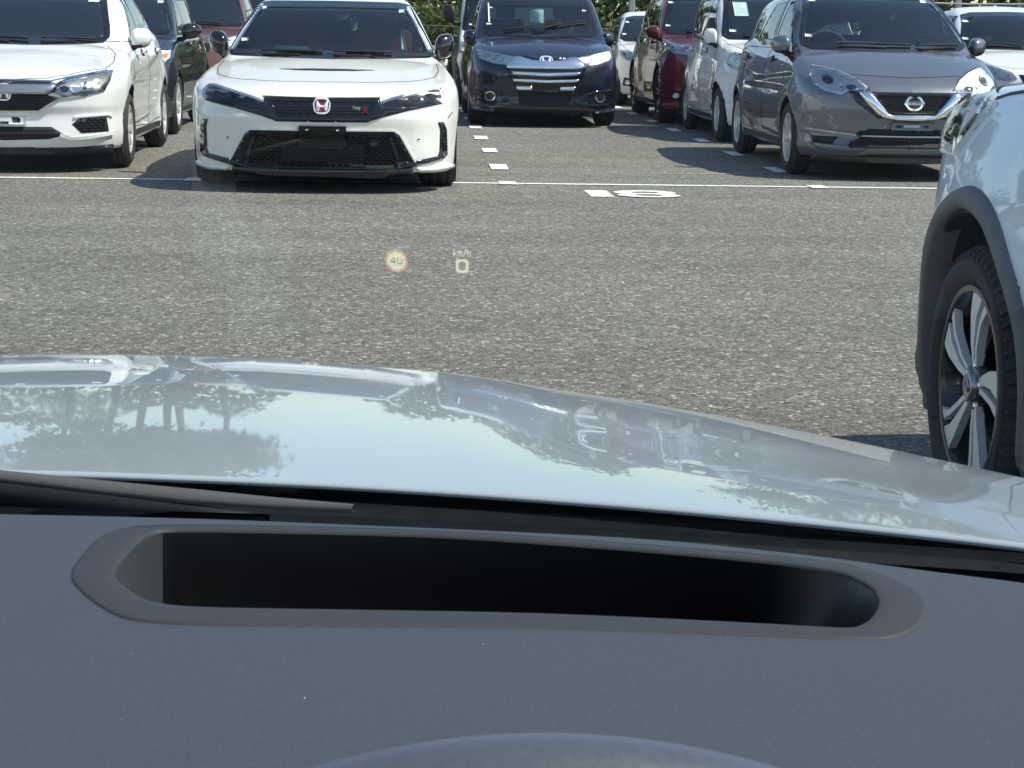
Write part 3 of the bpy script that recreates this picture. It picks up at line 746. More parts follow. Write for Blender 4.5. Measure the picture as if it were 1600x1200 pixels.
def cabin(kind, par, seat='seat_black', wheel_side=-1, z0=.36, rear=True):
    """seats, dashboard, steering wheel and floor pan of a car one can look into"""
    P = CARS[kind]; zc, yc = P['ws'][1]; belt = P['ghbot'] + .3; hw = P['W'] / 2
    ys = yc + 1.05
    for sx in (-1, 1):
        bm = bmesh.new(); seat_bm(bm, sx * .37, ys, z0 + (belt - .93) * .8); bm_obj('seat', bm, seat, par)
    bm = bmesh.new(); yr = ys + .85
    if rear:
        add_box(bm, (0, yr, z0 + .12), (1.25, .5, .2), bev=.05); add_box(bm, (0, yr + .32, z0 + .42), (1.28, .16, .55), bev=.05)
        for sx in (-.38, .38): add_box(bm, (sx, yr + .34, z0 + .76), (.24, .1, .14), bev=.04)
        bm_obj('rear_seat', bm, seat, par)
    bm = bmesh.new(); add_box(bm, (0, yc + .42, belt - .12), (2 * hw - .36, .55, .22), bev=.05); add_box(bm, (wheel_side * .37, yc + .50, belt + .01), (.36, .2, .07), bev=.03)
    bm_obj('dashboard', bm, 'cabin_dark', par)
    a = np.arange(28) * 2 * math.pi / 28; R = .185
    pts = np.stack([wheel_side * .37 + R * np.cos(a), yc + .72 + R * np.sin(a) * math.sin(.45), belt + .0 + R * np.sin(a) * math.cos(.45)], 1)
    V, F = tube_np(pts, .017, 8, True); p2 = [(V, F)]
    for an in (0, math.pi, -math.pi / 2):
        e = np.array([wheel_side * .37 + R * math.cos(an), yc + .72 + R * math.sin(an) * math.sin(.45), belt + R * math.sin(an) * math.cos(.45)])
        p2.append(tube_np([(wheel_side * .37, yc + .71, belt), e], .02, 6))
    V, F = join_np(p2); mesh_np('steering_wheel', V, F, 'cabin_dark', par)
    bm = bmesh.new(); add_box(bm, (0, (yc + yr + .6) / 2, .26), (2 * hw - .3, yr + .6 - yc, .05)); add_box(bm, (0, yc + .25, .5), (2 * hw - .3, .05, .5)); bm_obj('floor_pan', bm, 'cabin_dark', par)
def shell(kind, label, cat, paint_, group=None, h=.02, open_glass=False, name='parked_car', side_glass='dark_glass', lining=True, hood=None):
    P = CARS[kind]; f = FIELD[kind]; X, Y, a = PLACE[kind]; hw = P['W'] / 2; L = P['L']
    root = thing(name, label, cat, (X, Y, 0), math.radians(a), group)
    V, Q, N = mesh_field(f, (0, -.12, .04), (hw + .10, L + .12, P['roof'][2][1] + .14), h)
    c = V[Q].mean(1); n = N[Q].mean(1); keep = np.ones(len(Q), bool)
    wo = win_outline(kind); fm = np.zeros(len(Q), int)
    for ya in P['axles']:
        r = np.hypot(c[:, 1] - ya, c[:, 2] - P['r'])
        fm[(r < P['Ra'] + .012) & (np.abs(c[:, 0]) > hw - .36) & (np.abs(n[:, 0]) < .55)] = 1
        fm[(r < P['Ra'] - .02) & (np.abs(c[:, 0]) > .3)] = 1
    fm[n[:, 2] < -.75] = 1
    fm[c[:, 2] < P.get('skirt', 0)] = 1
    for ya in P['axles']: fm[np.hypot(c[:, 1] - ya, c[:, 2] - P['r']) < P['Ra'] + P.get('archdark', 0)] = 1
    for (dp, dd, ds) in P.get('dents', []): fm[(poly_sd(np.abs(c[:, 0]), c[:, 2], dp) < .012) & (c[:, 1] < .7)] = 1
    if open_glass:
        fr = (n[:, 1] < -.2) & (c[:, 2] > P['ws'][1][0] - .1) & (c[:, 1] > P['ws'][1][1] - .3)
        keep &= ~(fr & (poly_sd(c[:, 0], c[:, 2], wo['front']) < -.015))
        for s in wo['side']: keep &= ~((np.abs(n[:, 0]) > .5) & (poly_sd(c[:, 1], c[:, 2], s) < -.012))
        if P.get('rearwin'):
            keep &= ~((n[:, 1] > .3) & (poly_sd(c[:, 0], c[:, 2], P['rearwin']) < -.01))
    def piece(nm, mk):
        q = Q[mk]
        if not len(q): return None
        ui, inv = np.unique(q, return_inverse=True)
        return mesh_np(nm, V[ui], [inv.reshape(q.shape)], [paint_, 'chassis'], root, fm[mk], N[ui])
    hp = hood or P.get('hood')
    isH = np.zeros(len(Q), bool)
    zc, yc = P['ws'][1]
    if not hp:
        hy = P['top'][1][0] + .06
        hp = sym([(0, hy), (hw * .5, hy + .05), (hw * .74, hy + .22), (hw * .83, hy + .5), (hw * .86, yc + .12), (0, yc - .03)])
        hp = [(u_, v_) for u_, v_ in hp]
    isH = keep & (n[:, 2] > .3) & (c[:, 2] > zc - .5) & (poly_sd(c[:, 0], c[:, 1], hp) < 0) & (c[:, 1] < yc + .3)
    oh, rr = P['axles']; yB = wo['yB']; belt = P['ghbot'] + .3
    d1 = [(oh + P['Ra'] + .16, .30), (yB + .02, .27), (yB + .02, belt + .02), (oh + P['Ra'] + .02, belt + .02), (oh + P['Ra'] + .05, .6)]
    d2 = [(yB + .02, .27), (rr - P['Ra'] - .07, .30), (rr - .20, .72), (rr - .05, belt + .02), (yB + .02, belt + .02)]
    door = []
    for s in (1, -1):
        for d in (d1, d2):
            door.append((s, d, keep & ~isH & (c[:, 0] * s > hw * .7) & (np.abs(n[:, 0]) > .45) & (poly_sd(c[:, 1], c[:, 2], d) < 0)))
    rest = keep & ~isH
    for _, _, mk in door: rest &= ~mk
    piece('body', rest); piece('hood', isH)
    doors = [(s, d, piece('door', mk)) for s, d, mk in door]
    strip(kind, root, 't', hp[:len(hp)//2 + 1][:-1] if False else [q for q in hp if q[0] >= -1e-6][:-1], .0055, 'black_matt', 'hood_gap', off=.0016, mirror=True)
    for s, d, o in doors:
        v = 'r' if s > 0 else 'l'
        strip(kind, root, v, d + [d[0]], .0055, 'black_matt', 'door_gap', off=.0016)
        hy_ = max(q[0] for q in d) - .24; hz_ = belt - .075
        if o is not None:
            pw, nw = project(kind, v, [(hy_, hz_)])
            bm = bmesh.new(); add_box(bm, tuple(pw[0] + nw[0] * .022), (.022, .20, .034), bev=.009); bm_obj('door_handle', bm, paint_, o)
            patch(kind, o, v, circle(hy_ - .01, hz_, .075, .032, 16), 'black_matt', 'handle_recess', off=.0018, skirt=0)
    # glass
    g = 'car_glass' if open_glass else side_glass
    gs = g if open_glass else side_glass
    fo = wo['front']
    patch(kind, root, 'f', fo, 'car_glass' if open_glass else 'dark_glass', 'windscreen', off=.004, skirt=.002, res=.06)
    strip(kind, root, 'f', fo, .05, 'frit', 'windscreen_trim', off=.0052, closed=True, thick=.002)
    for s in (1, -1):
        v = 'r' if s > 0 else 'l'
        for k, sd in enumerate(wo['side']):
            patch(kind, root, v, sd, ('dark_tint' if k else 'car_glass') if open_glass else side_glass, 'side_window', off=.003, skirt=.002, res=.06)
            strip(kind, root, v, sd, .03, 'frit', 'window_trim', off=.0045, closed=True, thick=.002)
        x0 = (wo['side'][0][1][0] + wo['side'][1][0][0]) / 2; zb = wo['side'][0][1][1]; zt = wo['side'][0][2][1]
        strip(kind, root, v, [(x0, zb - .01), (x0, zt + .005)], abs(wo['side'][1][0][0] - wo['side'][0][1][0]) - .01, 'black_gloss', 'door_pillar', off=.0035)
        strip(kind, root, v, [(oh + P['Ra'] + .05, .24), (rr - P['Ra'] - .05, .24)], .05, 'black_plastic', 'sill_trim', off=.004)
    if P.get('rearwin'):
        patch(kind, root, 'b', P['rearwin'], 'car_glass', 'rear_window', off=.003, skirt=.002, res=.06); strip(kind, root, 'b', P['rearwin'], .04, 'frit', 'window_trim', off=.0045, closed=True, thick=.002)
    if open_glass and lining:
        fi = lambda x, y, z: f(x, y, z) + .035
        V2, Q2, N2 = mesh_field(fi, (0, .3, .5), (hw + .10, L + .12, P['roof'][2][1] + .14), .05, 1)
        c2 = V2[Q2].mean(1); n2 = N2[Q2].mean(1)
        k2 = (c2[:, 2] > belt - .25) & (c2[:, 1] > yc + .1) & ~((n2[:, 2] < -.5))
        k2 &= ~((n2[:, 1] < -.2) & (poly_sd(c2[:, 0], c2[:, 2], fo) < .05) & (c2[:, 1] < yc + 1.3))
        for s in wo['side']: k2 &= ~((np.abs(n2[:, 0]) > .4) & (poly_sd(c2[:, 1], c2[:, 2], s) < .03))
        if P.get('rearwin'): k2 &= ~((n2[:, 1] > .2) & (poly_sd(c2[:, 0], c2[:, 2], P['rearwin']) < .03))
        q = Q2[k2]; ui, inv = np.unique(q, return_inverse=True)
        mesh_np('cabin_lining', V2[ui], [inv.reshape(q.shape)[:, ::-1]], 'cabin_dark', root)
    # chassis so that one cannot see under the car
    bm = bmesh.new(); add_box(bm, (0, L * .5, .30), (2 * hw - .62, L - .7, .20)); 
    for ya in (P['axles']): add_box(bm, (0, ya, P['r']), (2 * hw - .30, .10, .10))
    bm_obj('underbody', bm, 'chassis', root)
    return root
def door_mirror(kind, par, paint_, y, z, x0, w=.20, hgt=.155, d=.11, lower='black_plastic', foot=True, sharp=0.0):
    """housing on a foot, both sides, with its own reflecting glass at the back"""
    for s in (1, -1):
        n, m = 20, 12; V = []; 
        for i in range(m + 1):
            t = i / m; x = x0 + w * t
            k = math.sqrt(max(0, 1 - abs(2 * t - 1) ** 3.2)); hh = hgt * .5 * (k * (1 - .22 * t) + .02); dd = d * (k * (1 - .35 * t) + .02)
            for j in range(n):
                an = 2 * math.pi * j / n; cc, ss_ = math.cos(an), math.sin(an)
                yy = -dd * max(0, cc) ** .8 + .02 * max(0, -cc); zz = hh * math.copysign(abs(ss_) ** .8, ss_)
                V.append((s * x, y + yy + .05 * t, z + zz + (.012 + sharp) * t))
        F = np.array([(i*n+j, i*n+(j+1) % n, (i+1)*n+(j+1) % n, (i+1)*n+j) for i in range(m) for j in range(n)])
        if s < 0: F = F[:, ::-1]
        V = np.array(V); cz = V[F].mean(1)[:, 2]; fm = (cz < z - hgt * .30).astype(int)
        o = mesh_np('door_mirror', V, [F], [paint_, lower], par, fm)
        if foot:
            V, F = tube_np([(s * (x0 - .10), y + .03, z - hgt * .55), (s * (x0 + .02), y, z - hgt * .42), (s * (x0 + .07), y, z - hgt * .2)], [.03, .026, .03], 8)
            mesh_np('mirror_foot', V, F, lower, o)
        V, F = lathe_np([(0, 0), (1, 0)], 20); V = V[:, [1, 0, 2]] * np.array([w * .42, 1, hgt * .38]); 
        mesh_np('mirror_glass', V + np.array([s * (x0 + w * .5), y + .045, z + .006]), F, 'mirror_glass', o)
def wiper(kind, par, a, b, bend=.03):
    """arm and blade lying on the windscreen, a and b in front view"""
    n = 9; L = [(a[0] + (b[0]-a[0]) * i / (n-1), a[1] + (b[1]-a[1]) * i / (n-1) + bend * math.sin(math.pi * i / (n-1))) for i in range(n)]
    P, N = project(kind, 'f', L); V, F = tube_np(P + N * .028, [.011] * 5 + [.007] * 4, 6)
    o = mesh_np('wiper', V, F, 'black_matt', par)
    L2 = [(p[0] + .01, p[1] - .018) for p in L[3:]]; P, N = project(kind, 'f', L2); V, F = tube_np(P + N * .016, .008, 6); mesh_np('wiper_blade', V, F, 'black_matt', o)
def h_badge(kind, par, cx, cz, w, hgt, plate, name='emblem'):
    """rounded badge with a bright rim and the letter H"""
    P, N = project(kind, 'f', [(cx, cz)])
    o = patch(kind, par, 'f', [(cx-w*.46, cz+hgt*.5), (cx+w*.46, cz+hgt*.5), (cx+w*.38, cz-hgt*.5), (cx-w*.38, cz-hgt*.5)], plate, name, off=.014, skirt=.01, res=.03, round_=2)
    strip(kind, o, 'f', chaikin([(cx-w*.46, cz+hgt*.5), (cx+w*.46, cz+hgt*.5), (cx+w*.38, cz-hgt*.5), (cx-w*.38, cz-hgt*.5)], 2), .010, 'satin_white', 'emblem_rim', off=.018, closed=True)
    a, b, t = w * .33, w * .24, w * .13
    Hs = [(cx-a, cz+hgt*.38), (cx-a+t, cz+hgt*.38), (cx-b*.55, cz+hgt*.07), (cx+b*.55, cz+hgt*.07), (cx+a-t, cz+hgt*.38), (cx+a, cz+hgt*.38), (cx+b*1.15, cz-hgt*.38), (cx+b*1.15-t*.9, cz-hgt*.38),
          (cx+b*.45, cz-hgt*.10), (cx-b*.45, cz-hgt*.10), (cx-b*1.15+t*.9, cz-hgt*.38), (cx-b*1.15, cz-hgt*.38)]
    patch(kind, o, 'f', Hs, 'satin_white', 'emblem_letter', off=.021, skirt=.006, res=.02)
    return o
def lamp_unit(kind, par, poly, housing='lamp_dark', spots=(), lens_off=.012, mirror=True, trim=None, name='headlight'):
    """housing, reflectors or projectors (x, z, radius, material), clear lens, all on the body's surface"""
    sides = (1, -1) if mirror else (1,)
    for s in sides:
        pl = poly if s > 0 else mir(poly)
        h_ = patch(kind, par, 'f', pl, housing, name, off=.0025, skirt=.01, res=.035)
        for (x, z, r, m) in spots:
            r2 = r if isinstance(r, (tuple, list)) else (r, r)
            patch(kind, h_, 'f', circle(s * x, z, r2[0], r2[1], 18), m, 'reflector_bowl', off=.005, skirt=.002, res=.03, bulge=.004 if m == 'dark_glass' else 0)
            if m == 'dark_glass' and housing == 'reflector': strip(kind, h_, 'f', circle(s * x, z, r2[0] * 1.15, r2[1] * 1.15, 20), r2[0] * .4, 'chrome', 'projector_ring', off=.008, closed=True, res=.02)
        if trim:
            for (ln, wd, m) in trim:
                strip(kind, h_, 'f', [(s * p[0], p[1]) for p in ln], wd, m, 'light_strip', off=.008)
        patch(kind, h_, 'f', pl, 'lens', 'lens', off=lens_off, skirt=lens_off - .001, res=.035, bulge=.006, bev=.03)
# ------------------------------------------------------------------ ground
def nd(n, t, **kw):
    x = n.nodes.new(t)
    for k, v in kw.items():
        if k in x.inputs: x.inputs[k].default_value = v
        else: setattr(x, k, v)
    return x
def asphalt_material():
    m = mat('asphalt', (.13, .125, .115), .85); n = m.node_tree; b = n.nodes['Principled BSDF']; L = n.links
    tc = nd(n, 'ShaderNodeTexCoord')
    v1 = nd(n, 'ShaderNodeTexVoronoi', Scale=72.0, Randomness=1.0); v2 = nd(n, 'ShaderNodeTexVoronoi', Scale=190.0, Randomness=1.0)
    n1 = nd(n, 'ShaderNodeTexNoise', Scale=.35, Detail=5.0); n2 = nd(n, 'ShaderNodeTexNoise', Scale=9.0, Detail=6.0)
    for x in (v1, v2, n1, n2): L.new(tc.outputs['Object'], x.inputs['Vector'])
    s1 = nd(n, 'ShaderNodeSeparateColor'); L.new(v1.outputs['Color'], s1.inputs[0])
    r1 = nd(n, 'ShaderNodeValToRGB'); cr = r1.color_ramp; cr.elements[0].position = 0; cr.elements[0].color = (.098, .094, .081, 1)
    cr.elements[1].position = 1; cr.elements[1].color = (.50, .48, .41, 1)
    for p, c in ((.35, (.152, .146, .124, 1)), (.70, (.200, .192, .163, 1)), (.93, (.262, .252, .213, 1))):
        e = cr.elements.new(p); e.color = c
    L.new(s1.outputs[0], r1.inputs[0])
    s2 = nd(n, 'ShaderNodeSeparateColor'); L.new(v2.outputs['Color'], s2.inputs[0])
    r2 = nd(n, 'ShaderNodeMapRange'); r2.inputs[3].default_value = .76; r2.inputs[4].default_value = 1.24; L.new(s2.outputs[0], r2.inputs[0])
    mx = nd(n, 'ShaderNodeMix', data_type='RGBA', blend_type='MULTIPLY'); mx.inputs[0].default_value = 1
    L.new(r1.outputs[0], mx.inputs[6]); L.new(r2.outputs[0], mx.inputs[7])
    r3 = nd(n, 'ShaderNodeMapRange'); r3.inputs[1].default_value = .3; r3.inputs[2].default_value = .7; r3.inputs[3].default_value = .86; r3.inputs[4].default_value = 1.12; L.new(n1.outputs[0], r3.inputs[0])
    r4 = nd(n, 'ShaderNodeMapRange'); r4.inputs[1].default_value = .3; r4.inputs[2].default_value = .7; r4.inputs[3].default_value = .88; r4.inputs[4].default_value = 1.10; L.new(n2.outputs[0], r4.inputs[0])
    mm = nd(n, 'ShaderNodeMath', operation='MULTIPLY'); L.new(r3.outputs[0], mm.inputs[0]); L.new(r4.outputs[0], mm.inputs[1])
    m2 = nd(n, 'ShaderNodeMix', data_type='RGBA', blend_type='MULTIPLY'); m2.inputs[0].default_value = 1
    L.new(mx.outputs[2], m2.inputs[6]); L.new(mm.outputs[0], m2.inputs[7])
    n3 = nd(n, 'ShaderNodeTexNoise', Scale=1.1, Detail=7.0, Roughness=.62); L.new(tc.outputs['Object'], n3.inputs['Vector'])
    r5 = nd(n, 'ShaderNodeMapRange'); r5.inputs[1].default_value = .60; r5.inputs[2].default_value = .72; r5.inputs[3].default_value = 1.0; r5.inputs[4].default_value = .72; L.new(n3.outputs[0], r5.inputs[0])
    mp = nd(n, 'ShaderNodeMapping'); mp.inputs['Scale'].default_value = (.12, 1.6, 1); L.new(tc.outputs['Object'], mp.inputs[0])
    n4 = nd(n, 'ShaderNodeTexNoise', Scale=1.0, Detail=3.0); L.new(mp.outputs[0], n4.inputs['Vector'])
    r6 = nd(n, 'ShaderNodeMapRange'); r6.inputs[1].default_value = .35; r6.inputs[2].default_value = .65; r6.inputs[3].default_value = .90; r6.inputs[4].default_value = 1.06; L.new(n4.outputs[0], r6.inputs[0])
    m7 = nd(n, 'ShaderNodeMath', operation='MULTIPLY'); L.new(r5.outputs[0], m7.inputs[0]); L.new(r6.outputs[0], m7.inputs[1])
    m3 = nd(n, 'ShaderNodeMix', data_type='RGBA', blend_type='MULTIPLY'); m3.inputs[0].default_value = 1
    L.new(m2.outputs[2], m3.inputs[6]); L.new(m7.outputs[0], m3.inputs[7]); L.new(m3.outputs[2], b.inputs['Base Color'])
    bp = nd(n, 'ShaderNodeBump', Strength=.9, Distance=.006); L.new(v1.outputs['Distance'], bp.inputs['Height']); bp.invert = True
    L.new(bp.outputs[0], b.inputs['Normal']); b.inputs['Specular IOR Level'].default_value = .3
    return m
def marking_material():
    m = mat('road_paint', (.62, .62, .59), .7); n = m.node_tree; b = n.nodes['Principled BSDF']; L = n.links
    tc = nd(n, 'ShaderNodeTexCoord'); a = nd(n, 'ShaderNodeTexNoise', Scale=22.0, Detail=8.0, Roughness=.7); v = nd(n, 'ShaderNodeTexVoronoi', Scale=85.0)
    L.new(tc.outputs['Object'], a.inputs['Vector']); L.new(tc.outputs['Object'], v.inputs['Vector'])
    r = nd(n, 'ShaderNodeValToRGB'); r.color_ramp.elements[0].position = .33; r.color_ramp.elements[0].color = (.20, .195, .18, 1); r.color_ramp.elements[1].position = .46; r.color_ramp.elements[1].color = (.80, .80, .77, 1)
    L.new(a.outputs[0], r.inputs[0]); L.new(r.outputs[0], b.inputs['Base Color'])
    bp = nd(n, 'ShaderNodeBump', Strength=.5, Distance=.004); L.new(v.outputs['Distance'], bp.inputs['Height']); L.new(bp.outputs[0], b.inputs['Normal'])
    return m
asphalt_material(); marking_material()
mat('worn_paint', (.34, .335, .31), .8, noise=(18, .4)); mat('tar', (.065, .062, .057), .6, noise=(20, .3)); mat('earth', (.10, .085, .055), .95, noise=(.6, .4)); mat('concrete', (.32, .31, .29), .85, noise=(6, .15), bump=(40, .2))
def leaf_mat(name, a, b_):
    m = mat(name, a, .55); n = m.node_tree; b = n.nodes['Principled BSDF']; L = n.links
    oi = nd(n, 'ShaderNodeNewGeometry'); r = nd(n, 'ShaderNodeValToRGB'); r.color_ramp.elements[0].color = (*a, 1); r.color_ramp.elements[1].color = (*b_, 1)
    L.new(oi.outputs['Random Per Island'], r.inputs[0]); L.new(r.outputs[0], b.inputs['Base Color'])
    t = nd(n, 'ShaderNodeBsdfTranslucent'); L.new(r.outputs[0], t.inputs[0]); mx = nd(n, 'ShaderNodeMixShader'); mx.inputs[0].default_value = .35
    o = n.nodes['Material Output']; L.new(b.outputs[0], mx.inputs[1]); L.new(t.outputs[0], mx.inputs[2]); L.new(mx.outputs[0], o.inputs[0])
leaf_mat('grass_blade', (.05, .085, .018), (.16, .20, .055)); leaf_mat('bush_leaf', (.040, .072, .018), (.12, .16, .045)); leaf_mat('tree_leaf', (.065, .105, .035), (.15, .19, .07))
mat('bark', (.11, .09, .07), .9, noise=(7, .35), bump=(12, .6))

def sheet(name, x0, x1, y0, y1, z, m, kind='structure'):
    return tag(mesh_np(name, [(x0, y0, z), (x1, y0, z), (x1, y1, z), (x0, y1, z)], np.array([(0, 1, 2, 3)]), m, smooth=False), kind=kind)
sheet('ground', -900, 900, -900, 900, -.004, 'earth'); sheet('car_park', -60, 60, -40, 37.5, 0, 'asphalt')

XA, SW, Y0, DL, DD = .717, 2.35, 13.90, 1.653, 2.087
def flat(pts, z=.004):
    return [(x, y, z) for x, y in pts]
def quad_mesh(quads, z=.004):
    V = []; F = []
    for q in quads:
        F.append(tuple(range(len(V), len(V) + 4))); V += [(x, y, z) for x, y in q]
    return np.array(V), np.array(F)
# bay lines: broken side lines and the long front line
for j, i in enumerate(range(-5, 6)):
    x = XA + i * SW; w_ = .063 if i != 0 else .07
    for q in range(8):
        y = Y0 + (DL + (q - 1) * DD if q else 0); hl = .30 if q else .135
        jx, jy = R_.uniform(-.008, .008), R_.uniform(-.03, .03)
        if abs(x) > 9: continue
        V, F = quad_mesh([[(x - w_ + jx, y - hl + jy), (x + w_ + jx, y - hl + jy + R_.uniform(-.015, .015)), (x + w_ + jx + R_.uniform(-.01, .01), y + hl + jy), (x - w_ + jx, y + hl + jy + R_.uniform(-.015, .015))]], .008)
        o = mesh_np('bay_mark', V, F, 'road_paint', smooth=False); tag(o, kind='structure')
n = 160; xs = np.linspace(-14, 14, n + 1); rw = np.random.RandomState(3); e1 = Y0 - .045 + rw.uniform(-.006, .006, n + 1); e2 = Y0 + .045 + rw.uniform(-.006, .006, n + 1)
V = np.concatenate([np.stack([xs, e1, np.full(n+1, .004)], 1), np.stack([xs, e2, np.full(n+1, .004)], 1)]); F = np.array([(i, i+1, n+2+i, n+1+i) for i in range(n)])
tag(mesh_np('bay_front_line', V, F, 'road_paint', smooth=False), kind='structure')
# the bay number 18 as painted, feet of the figures towards the cars' lane
def ring2(cx, cy, rx, ry, ix, iy, n=40):
    a = np.arange(n) * 2 * math.pi / n; o = np.stack([cx + rx * np.cos(a), cy + ry * np.sin(a)], 1); i_ = np.stack([cx + ix * np.cos(a), cy + iy * np.sin(a)], 1)
    return o, i_
V, F = quad_mesh([[(1.245, 12.86), (1.405, 12.86), (1.40, 13.37), (1.235, 13.37)]])
fig = tag(mesh_np('bay_figure_one', V, F, 'road_paint', smooth=False), kind='structure')
P = []
for cy_r, ry in ((13.24, .175), (12.995, .165)):
    o, i_ = ring2(1.665, cy_r, .225, ry, .10, ry * .38); nn = len(o)
    V = np.concatenate([o, i_]); V = np.column_stack([V, np.full(len(V), .004 if cy_r > 13.1 else .0065)]); P.append((V, [np.array([(k, (k+1) % nn, nn+(k+1) % nn, nn+k) for k in range(nn)])]))
V, F = join_np(P); tag(mesh_np('bay_figure_eight', V, F, 'road_paint', smooth=False), kind='structure')
# leftover of an old line, and a paving joint
P = []; y = 14.98; x = 1.93; rw = np.random.RandomState(11)
while x < 2.75:
    l = rw.uniform(.05, .22); w_ = rw.uniform(.02, .05); P.append([(x, y - w_), (x + l, y + .02 - w_), (x + l, y + .02 + w_ * .6), (x, y + w_)]); x += l + rw.uniform(0, .05); y += .03
for q in range(3): P.append([(2.1 + .2 * q, 14.62 + .03 * q), (2.2 + .2 * q, 14.64 + .03 * q), (2.2 + .2 * q, 14.67 + .03 * q), (2.1 + .2 * q, 14.65 + .03 * q)])
V, F = quad_mesh(P); tag(mesh_np('worn_line', V, F, 'worn_paint', smooth=False), kind='structure')
# ------------------------------------------------------------------ greenery behind the car park
def leaves(n, centre, spread, ln, wd, rs, droop=.4, up=.3):
    """n kite-shaped leaves; centre: (n,3) or callable; returns V, F"""
    c = centre
    az = rs.uniform(0, 2 * math.pi, n); el = rs.normal(up, .5, n)
    d = np.stack([np.cos(az) * np.cos(el), np.sin(az) * np.cos(el), np.sin(el)], 1); s_ = np.cross(d, rs.normal(0, 1, (n, 3))); s_ /= np.linalg.norm(s_, axis=1, keepdims=True)
    l = ln * rs.uniform(.6, 1.4, n)[:, None]; w_ = wd * rs.uniform(.7, 1.3, n)[:, None]
    V = np.stack([c, c + d * l * .5 + s_ * w_, c + d * l - np.array([0, 0, 1]) * l * droop, c + d * l * .5 - s_ * w_], 1).reshape(-1, 3)
    return V, np.arange(4 * n).reshape(n, 4)
rs = np.random.RandomState(21)
# a bank of bushes and long grass, one mass
n = 32000; x = rs.uniform(-24, 22, n); h = 2.4 + .6 * np.sin(x * .55) + .4 * np.sin(x * 1.7 + 1) + 1.5 * sstep(-1.5, -3.5, x) * sstep(-15, -11, x); t = rs.uniform(0, 1, n) ** .8
y = 36.2 + rs.uniform(0, 2.2, n) + .9 * t; z = h * t
clump = np.sin(x * 3.1 + 2 * np.sin(y * 2.3)) * np.sin(z * 3.4 + x) 
k = clump > -.45; cc = np.stack([x, y, z], 1)[k]
V, F = leaves(len(cc), cc, 0, .30, .075, rs)
tag(mesh_np('hedge', V, F, 'bush_leaf', smooth=False), kind='stuff')
n = 7000; x = np.concatenate([rs.uniform(-1.2, 1.4, n // 2), rs.uniform(-22, 20, n // 2)]); y = 35.4 + rs.uniform(0, 1.6, n); zz = rs.uniform(0, .5, n) + .9 * rs.rand(n)
V, F = leaves(n, np.stack([x, y, zz], 1), 0, .85, .020, rs, droop=.5, up=.95)
tag(mesh_np('long_grass', V, F, 'grass_blade', smooth=False), kind='stuff')
V = np.array([(-26, 38.8, 0), (24, 38.8, 0), (24, 40.0, 2.6), (-26, 40.0, 2.6)]); 
xs = np.linspace(-26, 24, 120); rows = []
for (yy, zz) in ((38.2, 0), (38.3, .8), (38.8, 1.2), (39.8, 1.4), (41.5, 1.0), (42, 0)): rows.append(np.stack([xs, yy + rs.normal(0, .15, 120), zz * (1 + .15 * np.sin(xs * .6)) + rs.normal(0, .1, 120) * (zz > 0)], 1))
V = np.concatenate(rows); F = np.array([(i*120+j, i*120+j+1, (i+1)*120+j+1, (i+1)*120+j) for i in range(5) for j in range(119)])
tag(mesh_np('bank', V, F, 'earth'), kind='structure')
def tree(x, y, hgt, crown, seed, label, trunks=1, base=.45, group='trees behind the car park'):
    r = np.random.RandomState(seed); t = thing('tree', label, 'tree', (x, y, 0), 0, group)
    P = []; tips = []
    for q in range(trunks):
        ox = r.normal(0, .25) if trunks > 1 else 0; pts = []; lx, ly = r.normal(0, .35, 2)
        for k in range(9):
            f_ = k / 8; pts.append((ox + lx * f_ + .08 * math.sin(k * 1.3 + seed), ly * f_, hgt * .86 * f_))
        P.append(tube_np(pts, [.13 * (1 - .75 * k / 8) * hgt / 7 for k in range(9)], 8))
        for b in range(9):
            k = r.uniform(base, .95); i = int(k * 8); p0 = np.array(pts[i]); a = r.uniform(0, 6.28); ln = crown * r.uniform(.5, 1.0) * (1.25 - k * .6)
            p1 = p0 + np.array([math.cos(a) * ln, math.sin(a) * ln, ln * r.uniform(.25, .8)]); mid = (p0 + p1) / 2 + np.array([0, 0, .15])
            P.append(tube_np([p0, mid, p1], [.045 * hgt / 7, .03, .012], 6)); tips += [p1, mid, (p1 + mid) / 2]
        tips.append(np.array(pts[-1])); tips.append(np.array(pts[-1]) + np.array([0, 0, hgt * .1]))
    V, F = join_np(P); mesh_np('trunk', V, F, 'bark', t)
    C_ = []
    for p in tips:
        m_ = r.randint(55, 110); rr = crown * r.uniform(.16, .34); C_.append(p + r.normal(0, 1, (m_, 3)) * np.array([rr, rr, rr * .7]) * .75)
    C_ = np.concatenate(C_); V, F = leaves(len(C_), C_, 0, .26, .075, r, droop=.35, up=.1); mesh_np('crown', V, F, 'tree_leaf', t, smooth=False)
spec = [(-7.4, 41, 8.3, 1.5), (-6.75, 43, 8.6, 1.4), (-5.95, 41.5, 9.0, 1.5), (-5.5, 43.5, 9.2, 1.3), (-4.9, 42, 8.9, 1.4), (-4.2, 44, 8.2, 1.5), (-11.5, 44, 5.6, 1.8), (-14, 46, 5.4, 1.8), (6.5, 50, 4.2, 1.8), (10.5, 47, 5.2, 2.0), (13, 45, 6.5, 2.0), (15.5, 47, 6.8, 2.0), (-17.5, 46, 5.6, 1.9)]
TL = ['slim tree at the left of the group behind the parked saloon', 'second slim tree of the group behind the parked saloon', 'tall slim tree with a bare lower trunk, third of the group', 'tallest tree of the group, right of its middle', 'tall tree second from the right of the group', 'tree at the right end of the group behind the hot hatch',
      'low tree left of the group', 'low spreading tree farther left', 'low tree behind the empty bay', 'middle tree at the right behind the red car', 'leafy tree at the right behind the grey hatchback', 'tree at the far right edge of the car park', 'tree at the far left edge of the car park']
